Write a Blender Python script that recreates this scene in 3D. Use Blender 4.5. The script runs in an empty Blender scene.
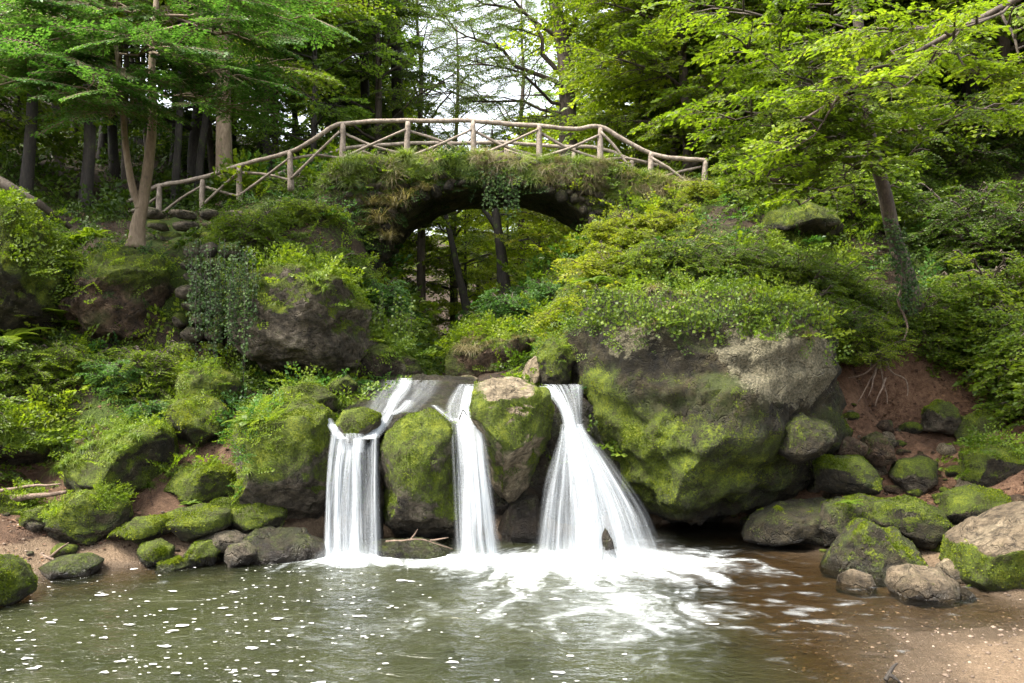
import bpy, bmesh, math, random
import numpy as np
SC = bpy.context.scene
COL = SC.collection
PI = math.pi
F, CX, YH, H = 796.0, 512.0, 362.0, 2.7     # focal in pixels, centre column, horizon row, eye height (water = 0)

def at(px, py, D):
    return np.array([(px - CX) / F * D, D, H - (py - YH) / F * D])

# ------------------------------------------------------------------ noise
_r = np.random.RandomState(7)
_P = _r.permutation(256); _P = np.concatenate([_P, _P, _P])
_G = _r.randn(256, 3); _G /= np.linalg.norm(_G, axis=1)[:, None]
def perlin(p):
    p = np.asarray(p, dtype=np.float64)
    i = np.floor(p).astype(np.int64); f = p - i; i &= 255
    u = f * f * f * (f * (f * 6 - 15) + 10)
    out = 0
    for dx in (0, 1):
        wx = u[:, 0] if dx else 1 - u[:, 0]
        for dy in (0, 1):
            wy = u[:, 1] if dy else 1 - u[:, 1]
            for dz in (0, 1):
                wz = u[:, 2] if dz else 1 - u[:, 2]
                h = _P[_P[_P[i[:, 0] + dx] + i[:, 1] + dy] + i[:, 2] + dz]
                g = _G[h]
                out = out + wx * wy * wz * (g[:, 0] * (f[:, 0] - dx) + g[:, 1] * (f[:, 1] - dy) + g[:, 2] * (f[:, 2] - dz))
    return out * 1.5
def fbm(p, o=4, g=.5):
    p = np.asarray(p, dtype=np.float64); s = 0; a = 1.0; t = 0
    for k in range(o):
        s = s + a * perlin(p * 2 ** k + 17.3 * k); t += a; a *= g
    return s / t
def ridged(p, o=3):
    s = 0; a = 1.0
    for k in range(o):
        s = s + a * (1 - 2 * np.abs(perlin(p * 2 ** k + 9.1 * k))); a *= .5
    return s / 1.75
def sstep(a, b, x):
    t = np.clip((x - a) / (b - a), 0, 1); return t * t * (3 - 2 * t)

# ------------------------------------------------------------------ mesh helpers
def mesh_np(name, V, T, mat=None, attrs=None, smooth=True, mi=None):
    V = np.asarray(V, dtype=np.float32); T = np.asarray(T, dtype=np.int32)
    k = T.shape[1]
    me = bpy.data.meshes.new(name)
    me.vertices.add(len(V)); me.vertices.foreach_set('co', V.ravel())
    me.loops.add(T.size); me.loops.foreach_set('vertex_index', T.ravel())
    me.polygons.add(len(T)); me.polygons.foreach_set('loop_start', np.arange(0, T.size, k, dtype=np.int32))
    me.update(calc_edges=True)
    me.polygons.foreach_set('use_smooth', np.full(len(T), smooth, dtype=bool))
    for n, a in (attrs or {}).items():
        a = np.asarray(a, dtype=np.float32)
        if a.ndim == 1:
            at_ = me.attributes.new(n, 'FLOAT', 'POINT'); at_.data.foreach_set('value', a)
        else:
            at_ = me.attributes.new(n, 'FLOAT_VECTOR', 'POINT'); at_.data.foreach_set('vector', a.ravel())
    if mat is not None:
        for m in (mat if isinstance(mat, (list, tuple)) else [mat]): me.materials.append(m)
    if mi is not None: me.polygons.foreach_set('material_index', np.asarray(mi, dtype=np.int32))
    return me
def link(name, me, parent=None, loc=(0, 0, 0)):
    o = bpy.data.objects.new(name, me); COL.objects.link(o); o.location = loc
    if parent is not None: o.parent = parent
    return o
def tag(o, label=None, cat=None, group=None, kind=None):
    if label: o['label'] = label
    if cat: o['category'] = cat
    if group: o['group'] = group
    if kind: o['kind'] = kind
    return o
def empty(name, loc=(0, 0, 0)):
    o = bpy.data.objects.new(name, None); COL.objects.link(o); o.location = loc; o.empty_display_size = .2
    return o
def copy_tree(o, parent=None):
    c = o.copy(); COL.objects.link(c); c.parent = parent
    for ch in list(o.children): copy_tree(ch, c)
    return c

class Geo:
    def __init__(s): s.V = []; s.T = []; s.A = []; s.n = 0
    def add(s, V, T, a=None):
        if len(V) == 0: return
        s.V.append(V); s.T.append(T + s.n); s.n += len(V)
        s.A.append(np.zeros(len(V)) if a is None else (np.full(len(V), a) if np.isscalar(a) else a))
    def arr(s):
        return np.concatenate(s.V), np.concatenate(s.T), np.concatenate(s.A)
    def mesh(s, name, mat, smooth=True, origin=None):
        V, T, A = s.arr()
        if origin is not None: V = V - np.asarray(origin)
        return mesh_np(name, V, T, mat, {'tint': A}, smooth)

def norm(v):
    v = np.asarray(v, float); return v / (np.linalg.norm(v, axis=-1, keepdims=True) + 1e-9)
def smooth_path(P, n):
    P = np.asarray(P, float)
    if len(P) < 3:
        t = np.linspace(0, 1, n)[:, None]; return P[0] * (1 - t) + P[-1] * t
    k = len(P); Q = np.vstack([2 * P[0] - P[1], P, 2 * P[-1] - P[-2]])
    out = []
    for t in np.linspace(0, k - 1 - 1e-6, n):
        i = int(t); f = t - i; a, b, c, d = Q[i:i + 4]
        out.append(.5 * ((2 * b) + (-a + c) * f + (2 * a - 5 * b + 4 * c - d) * f * f + (-a + 3 * b - 3 * c + d) * f ** 3))
    return np.array(out)
def tube(P, R, sides=8, cap=True, rough=0, seed=0):
    P = np.asarray(P, float); n = len(P); R = np.broadcast_to(np.asarray(R, float), (n,)) if np.ndim(R) else np.full(n, R)
    Tn = norm(np.gradient(P, axis=0))
    ref = np.array([0, 0, 1.0]) if abs(Tn[:, 2]).mean() < .8 else np.array([0, 1.0, 0])
    A = norm(np.cross(Tn, ref)); B = np.cross(Tn, A)
    th = np.arange(sides) / sides * 2 * PI
    V = P[:, None] + R[:, None, None] * (np.cos(th)[None, :, None] * A[:, None] + np.sin(th)[None, :, None] * B[:, None])
    V = V.reshape(-1, 3)
    if rough:
        c = np.repeat(P, sides, axis=0); d = V - c
        V = c + d * (1 + rough * (fbm(V * 6 + seed, 3))[:, None] * 2)
    T = []
    i = np.arange(n - 1)[:, None] * sides; j = np.arange(sides)[None]; j2 = (j + 1) % sides
    a = (i + j).ravel(); b = (i + j2).ravel(); c = (i + sides + j2).ravel(); d = (i + sides + j).ravel()
    T = np.concatenate([np.stack([a, b, c], 1), np.stack([a, c, d], 1)])
    if cap:
        V = np.vstack([V, P[0], P[-1]]); q = np.arange(sides); q2 = (q + 1) % sides
        T = np.vstack([T, np.stack([q2, q, np.full(sides, n * sides)], 1), np.stack([q + (n - 1) * sides, q2 + (n - 1) * sides, np.full(sides, n * sides + 1)], 1)])
    return V, T

# leaf templates (x side, y forward, z up); fold along the midrib
LEAF4 = (np.array([[0, 0, 0], [-.34, .45, .10], [0, 1, -.06], [.34, .45, .10]]), np.array([[0, 2, 1], [0, 3, 2]]))
LEAF6 = (np.array([[0, 0, 0], [-.27, .22, .07], [-.31, .58, .06], [0, 1, -.12], [.31, .58, .06], [.27, .22, .07], [0, .45, 0]]),
         np.array([[0, 6, 1], [1, 6, 2], [2, 6, 3], [0, 5, 6], [5, 4, 6], [4, 3, 6]]))
# lobed (maple / herb) leaf
LOBE = (np.array([[0, 0, 0], [-.5, .15, .05], [-.28, .35, .0], [-.45, .72, .04], [-.15, .6, 0], [0, 1.05, -.08], [.15, .6, 0], [.45, .72, .04], [.28, .35, 0], [.5, .15, .05]]),
        np.array([[0, 2, 1], [0, 4, 2], [2, 4, 3], [0, 6, 4], [4, 6, 5], [0, 8, 6], [8, 7, 6], [0, 9, 8]]))
PINNA = (np.array([[0, 0, 0], [-.11, .3, .02], [0, 1, -.08], [.11, .3, .02]]), np.array([[0, 2, 1], [0, 3, 2]]))
def leaves(P, fwd, nrm, size, tpl=LEAF4):
    P = np.asarray(P, float); f = norm(fwd); s = norm(np.cross(f, nrm)); u = np.cross(s, f)
    t, tr = tpl; n = len(P); size = np.broadcast_to(size, (n,))
    V = P[:, None] + size[:, None, None] * (t[None, :, 0:1] * s[:, None] + t[None, :, 1:2] * f[:, None] + t[None, :, 2:3] * u[:, None])
    T = tr[None] + (np.arange(n) * len(t))[:, None, None]
    return V.reshape(-1, 3), T.reshape(-1, 3), len(t)
def rotz(a):
    c, s = math.cos(a), math.sin(a); return np.array([[c, -s, 0], [s, c, 0], [0, 0, 1.0]])
def frame(f, up=(0, 0, 1)):
    f = norm(f); s = norm(np.cross(up, f)); u = np.cross(f, s); return np.stack([f, s, u], 1)   # columns x=f

# ------------------------------------------------------------------ materials
def newmat(name):
    m = bpy.data.materials.new(name); m.use_nodes = True; m.node_tree.nodes.clear(); return m, m.node_tree
def nd(t, typ, **kw):
    n = t.nodes.new(typ)
    for k, v in kw.items():
        if k[0] == '_': setattr(n, k[1:], v)
        else:
            key = k.replace('__', ' ')
            n.inputs[int(key[1:]) if key[0] == 'i' and key[1:].isdigit() else key].default_value = v
    return n
def ln(t, a, b): t.links.new(a, b)
def ramp(t, fac, stops):
    r = nd(t, 'ShaderNodeValToRGB'); e = r.color_ramp.elements
    while len(e) < len(stops): e.new(.5)
    for q, (p, c) in zip(e, stops): q.position = p; q.color = (*c, 1) if len(c) == 3 else c
    ln(t, fac, r.inputs[0]); return r.outputs[0]
def mixc(t, fac, a, b, mode='MIX'):
    m = nd(t, 'ShaderNodeMix', _data_type='RGBA', _blend_type=mode)
    for s, v in ((m.inputs[0], fac), (m.inputs[6], a), (m.inputs[7], b)):
        if hasattr(v, 'links'): ln(t, v, s)
        else: s.default_value = v if not isinstance(v, tuple) else (*v, 1)
    return m.outputs[2]
def mth(t, op, a, b=0, c=0):
    m = nd(t, 'ShaderNodeMath', _operation=op)
    for s, v in zip(m.inputs, (a, b, c)):
        if hasattr(v, 'links'): ln(t, v, s)
        else: s.default_value = v
    return m.outputs[0]
def mapr(t, v, a, b, c=0, d=1):
    m = nd(t, 'ShaderNodeMapRange', _interpolation_type='SMOOTHSTEP'); ln(t, v, m.inputs[0])
    for i, x in enumerate((a, b, c, d)): m.inputs[i + 1].default_value = x
    return m.outputs[0]
def noise(t, vec, scale, detail=4, rough=.55, dist=0):
    n = nd(t, 'ShaderNodeTexNoise', Scale=scale, Detail=detail, Roughness=rough, Distortion=dist); ln(t, vec, n.inputs['Vector']); return n.outputs[0]
def attr(t, name):
    return nd(t, 'ShaderNodeAttribute', _attribute_name=name)
def bump(t, h, dist, strength=1, nrm=None):
    b = nd(t, 'ShaderNodeBump', Strength=strength, Distance=dist); ln(t, h, b.inputs['Height'])
    if nrm is not None: ln(t, nrm, b.inputs['Normal'])
    return b.outputs[0]

def mat_rock(name, dark, mid, light, mossA=(.022, .036, .004), mossB=(.075, .108, .008), mossC=(.185, .215, .014), rscale=1.0):
    m, t = newmat(name)
    co = nd(t, 'ShaderNodeTexCoord').outputs['Object']
    mk = nd(t, 'ShaderNodeSeparateXYZ'); ln(t, attr(t, 'mask').outputs['Vector'], mk.inputs[0])
    n1 = noise(t, co, 1.6 * rscale, 6, .62, .4); n2 = noise(t, co, 9 * rscale, 6, .65); n3 = noise(t, co, 55, 4, .6)
    base = ramp(t, n1, [(.32, dark), (.5, mid), (.68, light)])
    base = mixc(t, 1, base, ramp(t, n2, [(.34, (.30, .28, .25)), (.62, (1.3, 1.27, 1.2))]), 'MULTIPLY')
    base = mixc(t, .7, base, ramp(t, n3, [(.35, (.6, .58, .55)), (.65, (1.2, 1.2, 1.2))]), 'MULTIPLY')
    # lichen blotches
    ln_ = noise(t, co, 6, 6, .75)
    lf = mapr(t, mth(t, 'ADD', mth(t, 'MULTIPLY', mk.outputs[1], 1.0), mth(t, 'MULTIPLY', mth(t, 'SUBTRACT', ln_, .5), 2.2)), .42, .62)
    lcol = ramp(t, noise(t, co, 30, 4, .7), [(.34, (.05, .048, .028)), (.52, (.145, .128, .078)), (.7, (.28, .25, .17))])
    base = mixc(t, lf, base, lcol)
    # thin film of algae
    af = mapr(t, mth(t, 'ADD', mk.outputs[0], mth(t, 'MULTIPLY', mth(t, 'SUBTRACT', noise(t, co, 1.7, 6, .7), .5), 2.0)), .12, .75, 0, .8)
    base = mixc(t, af, base, mixc(t, n2, (.018, .032, .005), (.068, .088, .014)))
    cr = nd(t, 'ShaderNodeTexVoronoi', Scale=1.3 * rscale, _feature='DISTANCE_TO_EDGE'); wv = nd(t, 'ShaderNodeVectorMath', _operation='ADD'); ln(t, co, wv.inputs[0])
    wn = nd(t, 'ShaderNodeTexNoise', Scale=2.5, Detail=4); ln(t, co, wn.inputs['Vector']); ln(t, wn.outputs['Color'], wv.inputs[1]); ln(t, wv.outputs[0], cr.inputs['Vector'])
    crk = mapr(t, cr.outputs[0], .0, .035)
    # moss
    mn = noise(t, co, 5, 6, .72); mn2 = noise(t, co, 34, 4, .65)
    mf = mapr(t, mth(t, 'ADD', mk.outputs[0], mth(t, 'ADD', mth(t, 'MULTIPLY', mth(t, 'SUBTRACT', mn, .5), 1.5), mth(t, 'MULTIPLY', mth(t, 'SUBTRACT', mn2, .5), 1.5))), .40, .60)
    mc = ramp(t, mth(t, 'ADD', mth(t, 'MULTIPLY', noise(t, co, 3.1, 5, .7), .6), mth(t, 'MULTIPLY', noise(t, co, 48, 3, .7), .4)), [(.36, mossA), (.43, (.05, .05, .012)), (.5, mossB), (.62, mossC)])
    col = mixc(t, mf, base, mc)
    wet = mk.outputs[2]
    col = mixc(t, mth(t, 'MULTIPLY', wet, .62), col, (.008, .007, .005))
    ro = mth(t, 'SUBTRACT', .9, mth(t, 'MULTIPLY', wet, .62))
    hgt = mth(t, 'ADD', mth(t, 'ADD', mth(t, 'MULTIPLY', n2, 1.3), mth(t, 'MULTIPLY', n3, .5)), mth(t, 'MULTIPLY', crk, .5))
    nb = bump(t, hgt, .13, 1.0)
    mb = bump(t, mth(t, 'MULTIPLY', mth(t, 'ADD', noise(t, co, 75, 3, .6), mth(t, 'MULTIPLY', mn2, 1.5)), mf), .05, 1, nb)
    p = nd(t, 'ShaderNodeBsdfPrincipled'); ln(t, col, p.inputs['Base Color']); ln(t, ro, p.inputs['Roughness']); ln(t, mb, p.inputs['Normal'])
    p.inputs['Specular IOR Level'].default_value = .35
    o = nd(t, 'ShaderNodeOutputMaterial'); ln(t, p.outputs[0], o.inputs[0]); return m

def mat_leaf(name, stops, trans=.38, rough=.45, objvar=.12, tmul=1.5, spec=.3):
    m, t = newmat(name)
    tint = attr(t, 'tint').outputs['Fac']
    co = nd(t, 'ShaderNodeTexCoord').outputs['Object']
    oi = nd(t, 'ShaderNodeObjectInfo').outputs['Random']
    pn = noise(t, co, .9, 3, .6)
    fac = mth(t, 'ADD', mth(t, 'ADD', mth(t, 'MULTIPLY', tint, .6), mth(t, 'MULTIPLY', mth(t, 'SUBTRACT', pn, .5), 1.1)), mth(t, 'ADD', .2, mth(t, 'MULTIPLY', mth(t, 'SUBTRACT', oi, .5), objvar * 2)))
    c = ramp(t, fac, stops)
    p = nd(t, 'ShaderNodeBsdfPrincipled', Roughness=rough); ln(t, c, p.inputs['Base Color']); p.inputs['Specular IOR Level'].default_value = spec
    tr = nd(t, 'ShaderNodeBsdfTranslucent'); ln(t, mixc(t, 1, c, (tmul * 1.1, tmul * 1.15, tmul * .6), 'MULTIPLY'), tr.inputs[0])
    mx = nd(t, 'ShaderNodeMixShader', Fac=trans); ln(t, p.outputs[0], mx.inputs[1]); ln(t, tr.outputs[0], mx.inputs[2])
    o = nd(t, 'ShaderNodeOutputMaterial'); ln(t, mx.outputs[0], o.inputs[0]); return m

def mat_wood(name, a, b, c, sc=6, moss=0, vstretch=.25):
    m, t = newmat(name)
    co = nd(t, 'ShaderNodeTexCoord').outputs['Object']
    mp = nd(t, 'ShaderNodeMapping'); mp.inputs['Scale'].default_value = (1, 1, vstretch); ln(t, co, mp.inputs[0])
    n1 = noise(t, mp.outputs[0], sc, 6, .65, .5); n2 = noise(t, mp.outputs[0], sc * 6, 4, .6)
    col = ramp(t, mth(t, 'ADD', mth(t, 'MULTIPLY', n1, .6), mth(t, 'MULTIPLY', n2, .4)), [(.35, a), (.5, b), (.65, c)])
    if moss:
        mf = mapr(t, mth(t, 'ADD', noise(t, co, 2.2, 5, .7), (moss - .5) * .5), .48, .62)
        col = mixc(t, mf, col, ramp(t, noise(t, co, 30, 3), [(.35, (.015, .025, .004)), (.65, (.085, .12, .012))]))
    p = nd(t, 'ShaderNodeBsdfPrincipled', Roughness=.85); ln(t, col, p.inputs['Base Color']); ln(t, bump(t, mth(t, 'ADD', n1, mth(t, 'MULTIPLY', n2, .5)), .03, .8), p.inputs['Normal'])
    o = nd(t, 'ShaderNodeOutputMaterial'); ln(t, p.outputs[0], o.inputs[0]); return m

M = {}
M['boulder'] = mat_rock('weathered sandstone', (.016, .013, .007), (.044, .036, .019), (.11, .09, .054))
M['big'] = mat_rock('dark mossy sandstone', (.012, .010, .005), (.032, .026, .012), (.075, .060, .030))
M['tan_dull'] = mat_rock('dull tan sandstone', (.09, .07, .045), (.18, .14, .095), (.29, .24, .17))
M['tan'] = mat_rock('tan sandstone', (.14, .112, .072), (.28, .23, .16), (.42, .36, .27))
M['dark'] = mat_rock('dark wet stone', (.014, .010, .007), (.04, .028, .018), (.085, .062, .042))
M['grey'] = mat_rock('grey brown stone', (.04, .034, .024), (.12, .10, .074), (.24, .205, .16))
M['red'] = mat_rock('reddish sandstone', (.035, .023, .013), (.10, .064, .039), (.20, .14, .09))
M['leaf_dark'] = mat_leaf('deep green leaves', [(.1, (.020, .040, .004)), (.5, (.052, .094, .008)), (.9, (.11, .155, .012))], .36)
M['leaf_mid'] = mat_leaf('mid green leaves', [(.1, (.032, .062, .005)), (.5, (.085, .138, .010)), (.9, (.165, .22, .016))], .42)
M['leaf_bright'] = mat_leaf('bright green leaves', [(.1, (.05, .085, .006)), (.5, (.12, .175, .010)), (.9, (.205, .25, .018))], .48)
M['leaf_yellow'] = mat_leaf('yellow green leaves', [(.05, (.06, .09, .006)), (.5, (.15, .19, .010)), (.9, (.24, .24, .02))], .48)
M['leaf_cool'] = mat_leaf('cool green leaves', [(.1, (.02, .06, .010)), (.5, (.055, .13, .022)), (.9, (.12, .21, .045))], .4)
M['leaf_glow'] = mat_leaf('beech leaves with painted glow', [(.05, (.10, .15, .008)), (.5, (.19, .25, .012)), (.9, (.30, .33, .03))], .55)  # backlit glow painted into the leaf colour by a raised albedo
M['leaf_airy'] = mat_leaf('airy light green leaves', [(.05, (.05, .10, .012)), (.5, (.11, .185, .022)), (.9, (.20, .28, .04))], .5)
M['ivy'] = mat_leaf('ivy leaves', [(.1, (.010, .026, .005)), (.55, (.028, .062, .010)), (.95, (.075, .115, .022))], .25, .6, spec=.2)
M['grass'] = mat_leaf('fresh grass', [(.1, (.04, .07, .008)), (.5, (.095, .15, .012)), (.9, (.18, .22, .03))], .4)
M['straw'] = mat_leaf('faded grass', [(.1, (.07, .065, .025)), (.5, (.17, .14, .065)), (.9, (.28, .235, .12))], .35)
M['moss'] = mat_leaf('moss fronds', [(.1, (.03, .05, .004)), (.5, (.10, .135, .008)), (.9, (.22, .235, .016))], .3, .7, spec=.15)
M['litter'] = mat_leaf('dead leaves', [(.1, (.03, .014, .008)), (.5, (.09, .045, .025)), (.9, (.19, .11, .06))], .1, .8)
M['bark'] = mat_wood('brown bark', (.018, .013, .009), (.055, .04, .028), (.11, .085, .062), 5, .25)
M['bark_dark'] = mat_wood('dark bark', (.008, .006, .005), (.022, .017, .012), (.05, .04, .03), 5, .35)
M['bark_pale'] = mat_wood('pale smooth bark', (.08, .058, .036), (.16, .115, .072), (.25, .19, .125), 5, .3)
M['rail'] = mat_wood('debarked log', (.09, .07, .052), (.20, .16, .125), (.34, .285, .225), 9, .22, .6)
M['root'] = mat_wood('root', (.06, .04, .028), (.14, .095, .066), (.24, .175, .13), 12, 0, 1)

def mat_ground():
    m, t = newmat('earth, sand and forest floor')
    co = nd(t, 'ShaderNodeTexCoord').outputs['Object']
    mk = nd(t, 'ShaderNodeSeparateXYZ'); ln(t, attr(t, 'mask').outputs['Vector'], mk.inputs[0])   # sand, red earth, moss
    n1 = noise(t, co, 1.3, 6, .65); n2 = noise(t, co, 12, 5, .7); n3 = noise(t, co, 60, 3, .7)
    floor = ramp(t, mth(t, 'ADD', mth(t, 'MULTIPLY', n1, .5), mth(t, 'MULTIPLY', n2, .5)), [(.35, (.012, .009, .006)), (.5, (.035, .024, .015)), (.66, (.075, .05, .032))])
    earth = ramp(t, mth(t, 'ADD', mth(t, 'MULTIPLY', n1, .5), mth(t, 'MULTIPLY', n2, .5)), [(.33, (.04, .022, .013)), (.5, (.115, .062, .036)), (.66, (.22, .13, .08))])
    v = nd(t, 'ShaderNodeTexVoronoi', Scale=60, Randomness=1); ln(t, co, v.inputs['Vector'])
    peb = ramp(t, v.outputs['Color'], [(.0, (.075, .05, .03)), (.45, (.125, .088, .055)), (1, (.21, .155, .105))])
    sand = mixc(t, .55, ramp(t, n2, [(.35, (.09, .06, .035)), (.65, (.18, .125, .08))]), peb)
    c = mixc(t, mk.outputs[1], floor, earth)
    sf = mapr(t, mth(t, 'ADD', mk.outputs[0], mth(t, 'MULTIPLY', mth(t, 'SUBTRACT', n2, .5), .5)), .35, .65)
    c = mixc(t, sf, c, sand)
    mf = mapr(t, mth(t, 'ADD', mk.outputs[2], mth(t, 'MULTIPLY', mth(t, 'SUBTRACT', n2, .5), 1.4)), .45, .65)
    c = mixc(t, mf, c, ramp(t, n3, [(.3, (.012, .022, .004)), (.55, (.045, .07, .008)), (.72, (.1, .125, .012))]))
    c = mixc(t, .6, c, ramp(t, n3, [(.35, (.6, .58, .55)), (.65, (1.15, 1.15, 1.15))]), 'MULTIPLY')
    wetg = attr(t, 'wet').outputs['Fac']; c = mixc(t, mth(t, 'MULTIPLY', wetg, .62), c, (.025, .017, .010))
    h = mth(t, 'ADD', mth(t, 'MULTIPLY', n2, 1.4), mth(t, 'ADD', mth(t, 'MULTIPLY', n3, .5), mth(t, 'MULTIPLY', v.outputs['Distance'], -.5)))
    p = nd(t, 'ShaderNodeBsdfPrincipled', Roughness=.9); ln(t, mth(t, 'SUBTRACT', .9, mth(t, 'MULTIPLY', wetg, .45)), p.inputs['Roughness']); ln(t, c, p.inputs['Base Color']); ln(t, bump(t, h, .05, .7), p.inputs['Normal'])
    p.inputs['Specular IOR Level'].default_value = .25
    o = nd(t, 'ShaderNodeOutputMaterial'); ln(t, p.outputs[0], o.inputs[0]); return m
M['ground'] = mat_ground()

def mat_pool():
    m, t = newmat('stream water with foam')
    co = nd(t, 'ShaderNodeTexCoord').outputs['Object']
    foam = attr(t, 'foam').outputs['Fac']; deep = attr(t, 'deep').outputs['Fac']
    mp = nd(t, 'ShaderNodeMapping'); mp.inputs['Scale'].default_value = (1, 1.6, 1); ln(t, co, mp.inputs[0])
    h = mth(t, 'ADD', noise(t, mp.outputs[0], 2.2, 4, .6, .6), mth(t, 'MULTIPLY', noise(t, mp.outputs[0], 9, 3, .6, .4), .3))
    nb = bump(t, h, .12, .8)
    tr = nd(t, 'ShaderNodeBsdfTransparent'); ln(t, mixc(t, attr(t, 'thick').outputs['Fac'], (.97, .96, .94), (.66, .57, .40)), tr.inputs[0])
    dn = noise(t, co, .8, 3)
    di = nd(t, 'ShaderNodeBsdfDiffuse'); ln(t, ramp(t, dn, [(.3, (.016, .019, .008)), (.7, (.032, .035, .015))]), di.inputs[0])
    mx = nd(t, 'ShaderNodeMixShader'); ln(t, deep, mx.inputs[0]); ln(t, tr.outputs[0], mx.inputs[1]); ln(t, di.outputs[0], mx.inputs[2])
    gl = nd(t, 'ShaderNodeBsdfGlossy', Roughness=.13); ln(t, nb, gl.inputs['Normal']); gl.inputs[0].default_value = (1, 1, 1, 1)
    fr = nd(t, 'ShaderNodeFresnel', IOR=1.33); ln(t, nb, fr.inputs['Normal'])
    m2 = nd(t, 'ShaderNodeMixShader'); ln(t, fr.outputs[0], m2.inputs[0]); ln(t, mx.outputs[0], m2.inputs[1]); ln(t, gl.outputs[0], m2.inputs[2])
    fo = nd(t, 'ShaderNodeBsdfDiffuse'); fo.inputs[0].default_value = (.46, .49, .50, 1)
    m3 = nd(t, 'ShaderNodeMixShader'); fn = noise(t, mp.outputs[0], 7, 5, .7, 1.2)
    fa = nd(t, 'ShaderNodeClamp'); ln(t, mth(t, 'MULTIPLY', foam, mth(t, 'ADD', mth(t, 'MULTIPLY', mth(t, 'SUBTRACT', fn, .5), 1.7), mth(t, 'ADD', .30, mth(t, 'MULTIPLY', foam, .55)))), fa.inputs[0]); fa.inputs['Max'].default_value = .96
    ln(t, fa.outputs[0], m3.inputs[0]); ln(t, m2.outputs[0], m3.inputs[1]); ln(t, fo.outputs[0], m3.inputs[2])
    o = nd(t, 'ShaderNodeOutputMaterial'); ln(t, m3.outputs[0], o.inputs[0]); return m
M['pool'] = mat_pool()

def mat_fall():
    m, t = newmat('silky falling water')
    uv = attr(t, 'flow')
    mp = nd(t, 'ShaderNodeMapping'); mp.inputs['Scale'].default_value = (1, 1, 1); ln(t, uv.outputs['Vector'], mp.inputs[0])
    dens = attr(t, 'dens').outputs['Fac']
    n1 = noise(t, mp.outputs[0], 1.0, 5, .62, .15); n2 = noise(t, mp.outputs[0], 3.7, 4, .6)
    s = mth(t, 'ADD', mth(t, 'MULTIPLY', mth(t, 'SUBTRACT', n1, .5), 2.5), mth(t, 'MULTIPLY', mth(t, 'SUBTRACT', n2, .5), .7))
    al = nd(t, 'ShaderNodeClamp'); ln(t, mth(t, 'MULTIPLY', dens, mth(t, 'ADD', .50, s)), al.inputs[0])
    al.inputs['Max'].default_value = .97
    di = nd(t, 'ShaderNodeBsdfDiffuse'); ln(t, ramp(t, n2, [(.3, (.40, .44, .48)), (.7, (.66, .69, .71))]), di.inputs[0])
    tl = nd(t, 'ShaderNodeBsdfTranslucent'); tl.inputs[0].default_value = (.6, .64, .67, 1)
    a = nd(t, 'ShaderNodeMixShader', Fac=.4); ln(t, di.outputs[0], a.inputs[1]); ln(t, tl.outputs[0], a.inputs[2])
    tr = nd(t, 'ShaderNodeBsdfTransparent')
    x = nd(t, 'ShaderNodeMixShader'); ln(t, al.outputs[0], x.inputs[0]); ln(t, tr.outputs[0], x.inputs[1]); ln(t, a.outputs[0], x.inputs[2])
    o = nd(t, 'ShaderNodeOutputMaterial'); ln(t, x.outputs[0], o.inputs[0]); return m
M['fall'] = mat_fall()
def mat_plain(name, c, r=.8):
    m, t = newmat(name); p = nd(t, 'ShaderNodeBsdfPrincipled', Roughness=r)
    co = nd(t, 'ShaderNodeTexCoord').outputs['Object']
    ln(t, mixc(t, .5, (*c,), ramp(t, noise(t, co, 40, 3), [(.3, tuple(x * .6 for x in c)), (.7, tuple(min(1, x * 1.3) for x in c))])), p.inputs['Base Color'])
    o = nd(t, 'ShaderNodeOutputMaterial'); ln(t, p.outputs[0], o.inputs[0]); return m
M['foam'] = mat_plain('floating foam', (.55, .55, .53))
# ------------------------------------------------------------------ terrain
CP = [  # x, y, z
 (0,2,-.6),(-6,2,-.6),(6,2,.15),(0,5,-.6),(-5,5,-.6),(-9,6,-.4),(0,8,-.6),(-4,8,-.6),(-3,10,-.5),(0,10.5,-.55),(1.6,10.8,-.5),(2.9,9.8,-.22),(2.0,8,-.3),(2.7,7,-.16),
 (3.1,9,-.14),(4.0,8.7,-.09),(5.2,8.5,-.07),(7,8.4,-.05),(3.35,6.9,.0),(3.9,7.9,.0),(5.2,8.05,.0),(4.1,7.3,.045),(4.9,7.4,.07),(4.2,6.3,.08),(5.6,5,.15),(7,7.2,.16),(2.9,5.5,-.1),(3.0,4,-.2),
 (-2.6,12.1,-.3),(-1,12.2,-.3),(1,12.3,-.3),(2,12.7,-.25),(3.2,13.0,-.05),(-2.5,13.1,1.6),(-.8,13,1.7),(.6,13.1,1.8),(1.3,13.2,1.9),(-2,14,2.05),(-1,14,2.05),(0,14,2.1),(-1.2,15,2.2),(-1.4,18,2.3),
 (-1.6,20,2.3),(-2,25,2.3),(-3,35,2.2),(-4.5,50,1.9),(-6,70,2),
 (2.4,11.6,-.4),(0,11.6,-.5),(-2.5,11.4,-.4),(4.0,11.8,.0),(3.3,11.4,-.2)]
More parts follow.
